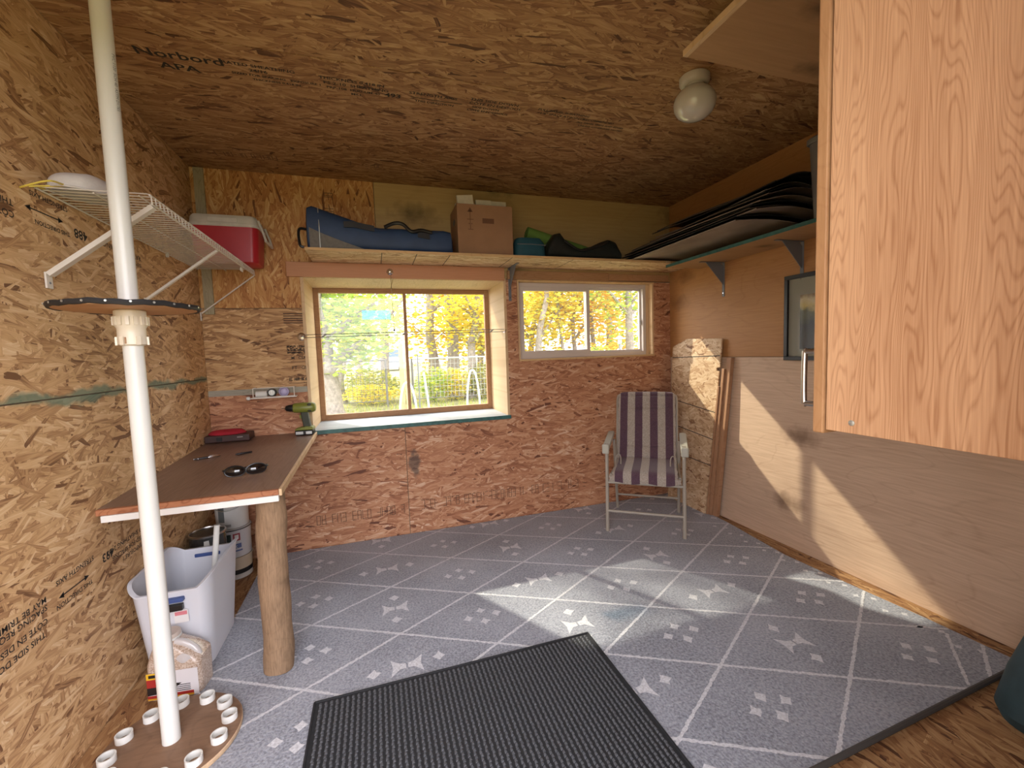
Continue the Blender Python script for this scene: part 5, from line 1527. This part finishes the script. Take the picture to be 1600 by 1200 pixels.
# ------------------------------------------------------------------ oak cabinet
MT['oak'] = wood('oak veneer', 'zy', (.36,.175,.085), (.63,.375,.21), stretch=24, scale=2.0, contour=26, cw=.5, fig=.6, rough=.42)
MT['oak_door'] = wood('oak door edge', 'zy', (.34,.17,.075), (.48,.27,.13), stretch=5, scale=5, fig=.3, rough=.42)
MT['oak_plain'] = wood('oak carcass', 'xz', (.32,.17,.08), (.46,.27,.13), stretch=6, scale=3, rough=.5)
cx0 = .80
cab = thing('oak_cabinet', 'oak wall cabinet with steel handle hanging at the right', 'cabinet', (1.1, .4, 1.134))
sd = MB().box((cx0, .205, 1.136), (cx0+.012, .5795, 2.30)).build('side_panel', MT['oak'], cab, bevel=.001)
MB().box((1.388, .205, 1.136), (1.40, .5795, 2.30)).build('side_panel', MT['oak'], cab)
MB().box((cx0+.013, .205, 1.150), (1.387, .578, 1.166)).build('bottom_panel', MT['oak_plain'], cab)
MB().box((cx0+.013, .205, 2.28), (1.387, .578, 2.30)).build('top_panel', MT['oak_plain'], cab)
MB().box((cx0+.013, .205, 1.167), (1.387, .211, 2.279)).build('back_panel', MT['oak_plain'], cab)
for a, b in ((cx0-.002, 1.098), (1.102, 1.402)):
    dd = MB().box((a, .5835, 1.128), (b, .6045, 2.30)).build('door', MT['oak_door'], cab, bevel=.003)
    hxp = a+.016 if a < 1 else b-.045
    MB().tube(bezier([(hxp,.6046,1.282),(hxp,.628,1.282),(hxp,.634,1.276),(hxp,.634,1.186),(hxp,.628,1.180),(hxp,.6046,1.180)], 4), .0052, 12).build('handle', MT['nickel'], dd, True)
sc_ = MB().lathe([(.0052,0),(.005,.0012),(.003,.0022)], (0,0,0), 14, T(cx0, .534, 1.155) @ Ry(-PI/2)).build('screw', MT['zinc'], sd, True)

# ------------------------------------------------------------------ ceiling lamp and overhead storage board
lx, ly = 1.422, 1.64
cl = thing('ceiling_lamp', 'unlit white glass globe lamp on the ceiling', 'lamp', (lx, ly, ZC))
MT['porcelain'] = plain('white porcelain', (.52,.48,.42), .3)
MT['opal'] = plain('opal glass', (.56,.54,.50), .08, coat=.6)
MB().lathe([(.060,2.4895),(.064,2.486),(.064,2.466),(.058,2.456),(.046,2.450)], (lx, ly, 0), 32).build('canopy', MT['porcelain'], cl, True)
MB().lathe([(.042,2.452),(.044,2.444),(.052,2.436),(.072,2.422),(.086,2.400),(.090,2.378),(.085,2.352),(.070,2.330),(.045,2.315),(.015,2.309),(.002,2.3085)], (lx, ly, 0), 36).build('globe', MT['opal'], cl, True)
ob = thing('overhead_board', 'plywood storage board hung just below the ceiling at the right', 'board', (1.8, .8, 2.38))
MB().box((1.185, .21, 2.385), (2.455, 1.405, 2.403)).build('panel', MT['ply_over'], ob)
MB().box((1.165, .21, 2.383), (1.1848, 1.405, 2.405)).build('edge_strip', MT['pine_y'], ob, bevel=.001)
for x, y in ((1.32, 1.30), (1.32, .4), (2.38, 1.33), (2.38, .4)):
    MB().box((x-.02, y-.02, 2.4035), (x+.02, y+.02, ZC-.0005)).build('hanger_block', MT['pine'], ob)

# ------------------------------------------------------------------ curtain rod, hook and other small things
t = thing('curtain_rod', 'thin double wire curtain rod across the boxed window', 'curtain rod', (.25, 3.12, 1.46))
ra, rb2 = Vector((-.425, 3.105, 1.452)), Vector((.945, 3.105, 1.468))
for dz in (-.009, .009):
    MB().tube([ra+Vector((0,0,dz)), rb2+Vector((0,0,dz))], .0024, 6).build('wire', MT['nickel'], t, True)
for f in (.09, .47, .93):
    p = ra.lerp(rb2, f)
    MB().tube([p+Vector((-.012,0,-.009)), p+Vector((.012,0,.009))], .005, 6).build('clip', MT['zinc'], t, True)
lf_ = MB().tube(bezier([(-.44,YB-.001,1.452),(-.44,3.10,1.452),(-.425,3.105,1.452)], 4), .006, 8).build('end_bracket', MT['chrome'], t, True)
MB().lathe([(.028,0),(.026,.006),(.012,.012)], (-.445, YB-.0005, 1.452), 16, Rx(PI/2)).build('end_plate', MT['chrome'], lf_, True)
MB().tube([(.945,3.105,1.455), (.957,3.13,1.455), (.975,YB-.0015,1.475)], .005, 8).build('end_bracket', MT['chrome'], t, True)
t = thing('wall_hook', 'round chrome hook on the salmon board with a hanging wire', 'hook', (.142, 3.12, 1.885))
MB().lathe([(.022,0),(.022,.003),(.013,.012),(.004,.016)], (.142, 3.1295, 1.885), 20, Rx(PI/2)).build('rosette', MT['chrome'], t, True)
MB().tube([(.145,3.116,1.88),(.146,3.112,1.76),(.150,3.112,1.49)], .0018, 6).build('wire', MT['nickel'], t, True)
MB().lathe([(.002,0),(.006,.004),(.006,.014),(.002,.018)], (.150, 3.112, 1.474), 10).build('wire_end', MT['black'], t, True)
# slumped dark teal sack at lower right
MT['sack_teal'] = plain('dark teal canvas', (.018,.045,.055), .7, noise=.2, nscale=14, bmp=.15)
t = thing('teal_sack', 'dark teal canvas sack on the bare floor at lower right', 'sack', (2.19, .69, 0))
sk_ = loft(MB(), [(2.10,.56,.001,.48,.30,.09),(2.10,.56,.04,.52,.33,.11),(2.11,.56,.16,.48,.30,.11),(2.12,.56,.30,.38,.24,.09),(2.13,.56,.36,.26,.14,.06)])
sk_.v = [(x+.095, y+.13, z) for x, y, z in sk_.v]
sk_.build('canvas', MT['sack_teal'], t, True)
MB().tube(bezier([(2.175,.69,.355),(2.205,.69,.42),(2.3,.69,.43),(2.36,.69,.355)], 5), .010, 8).build('handle', MT['black'], t, True)
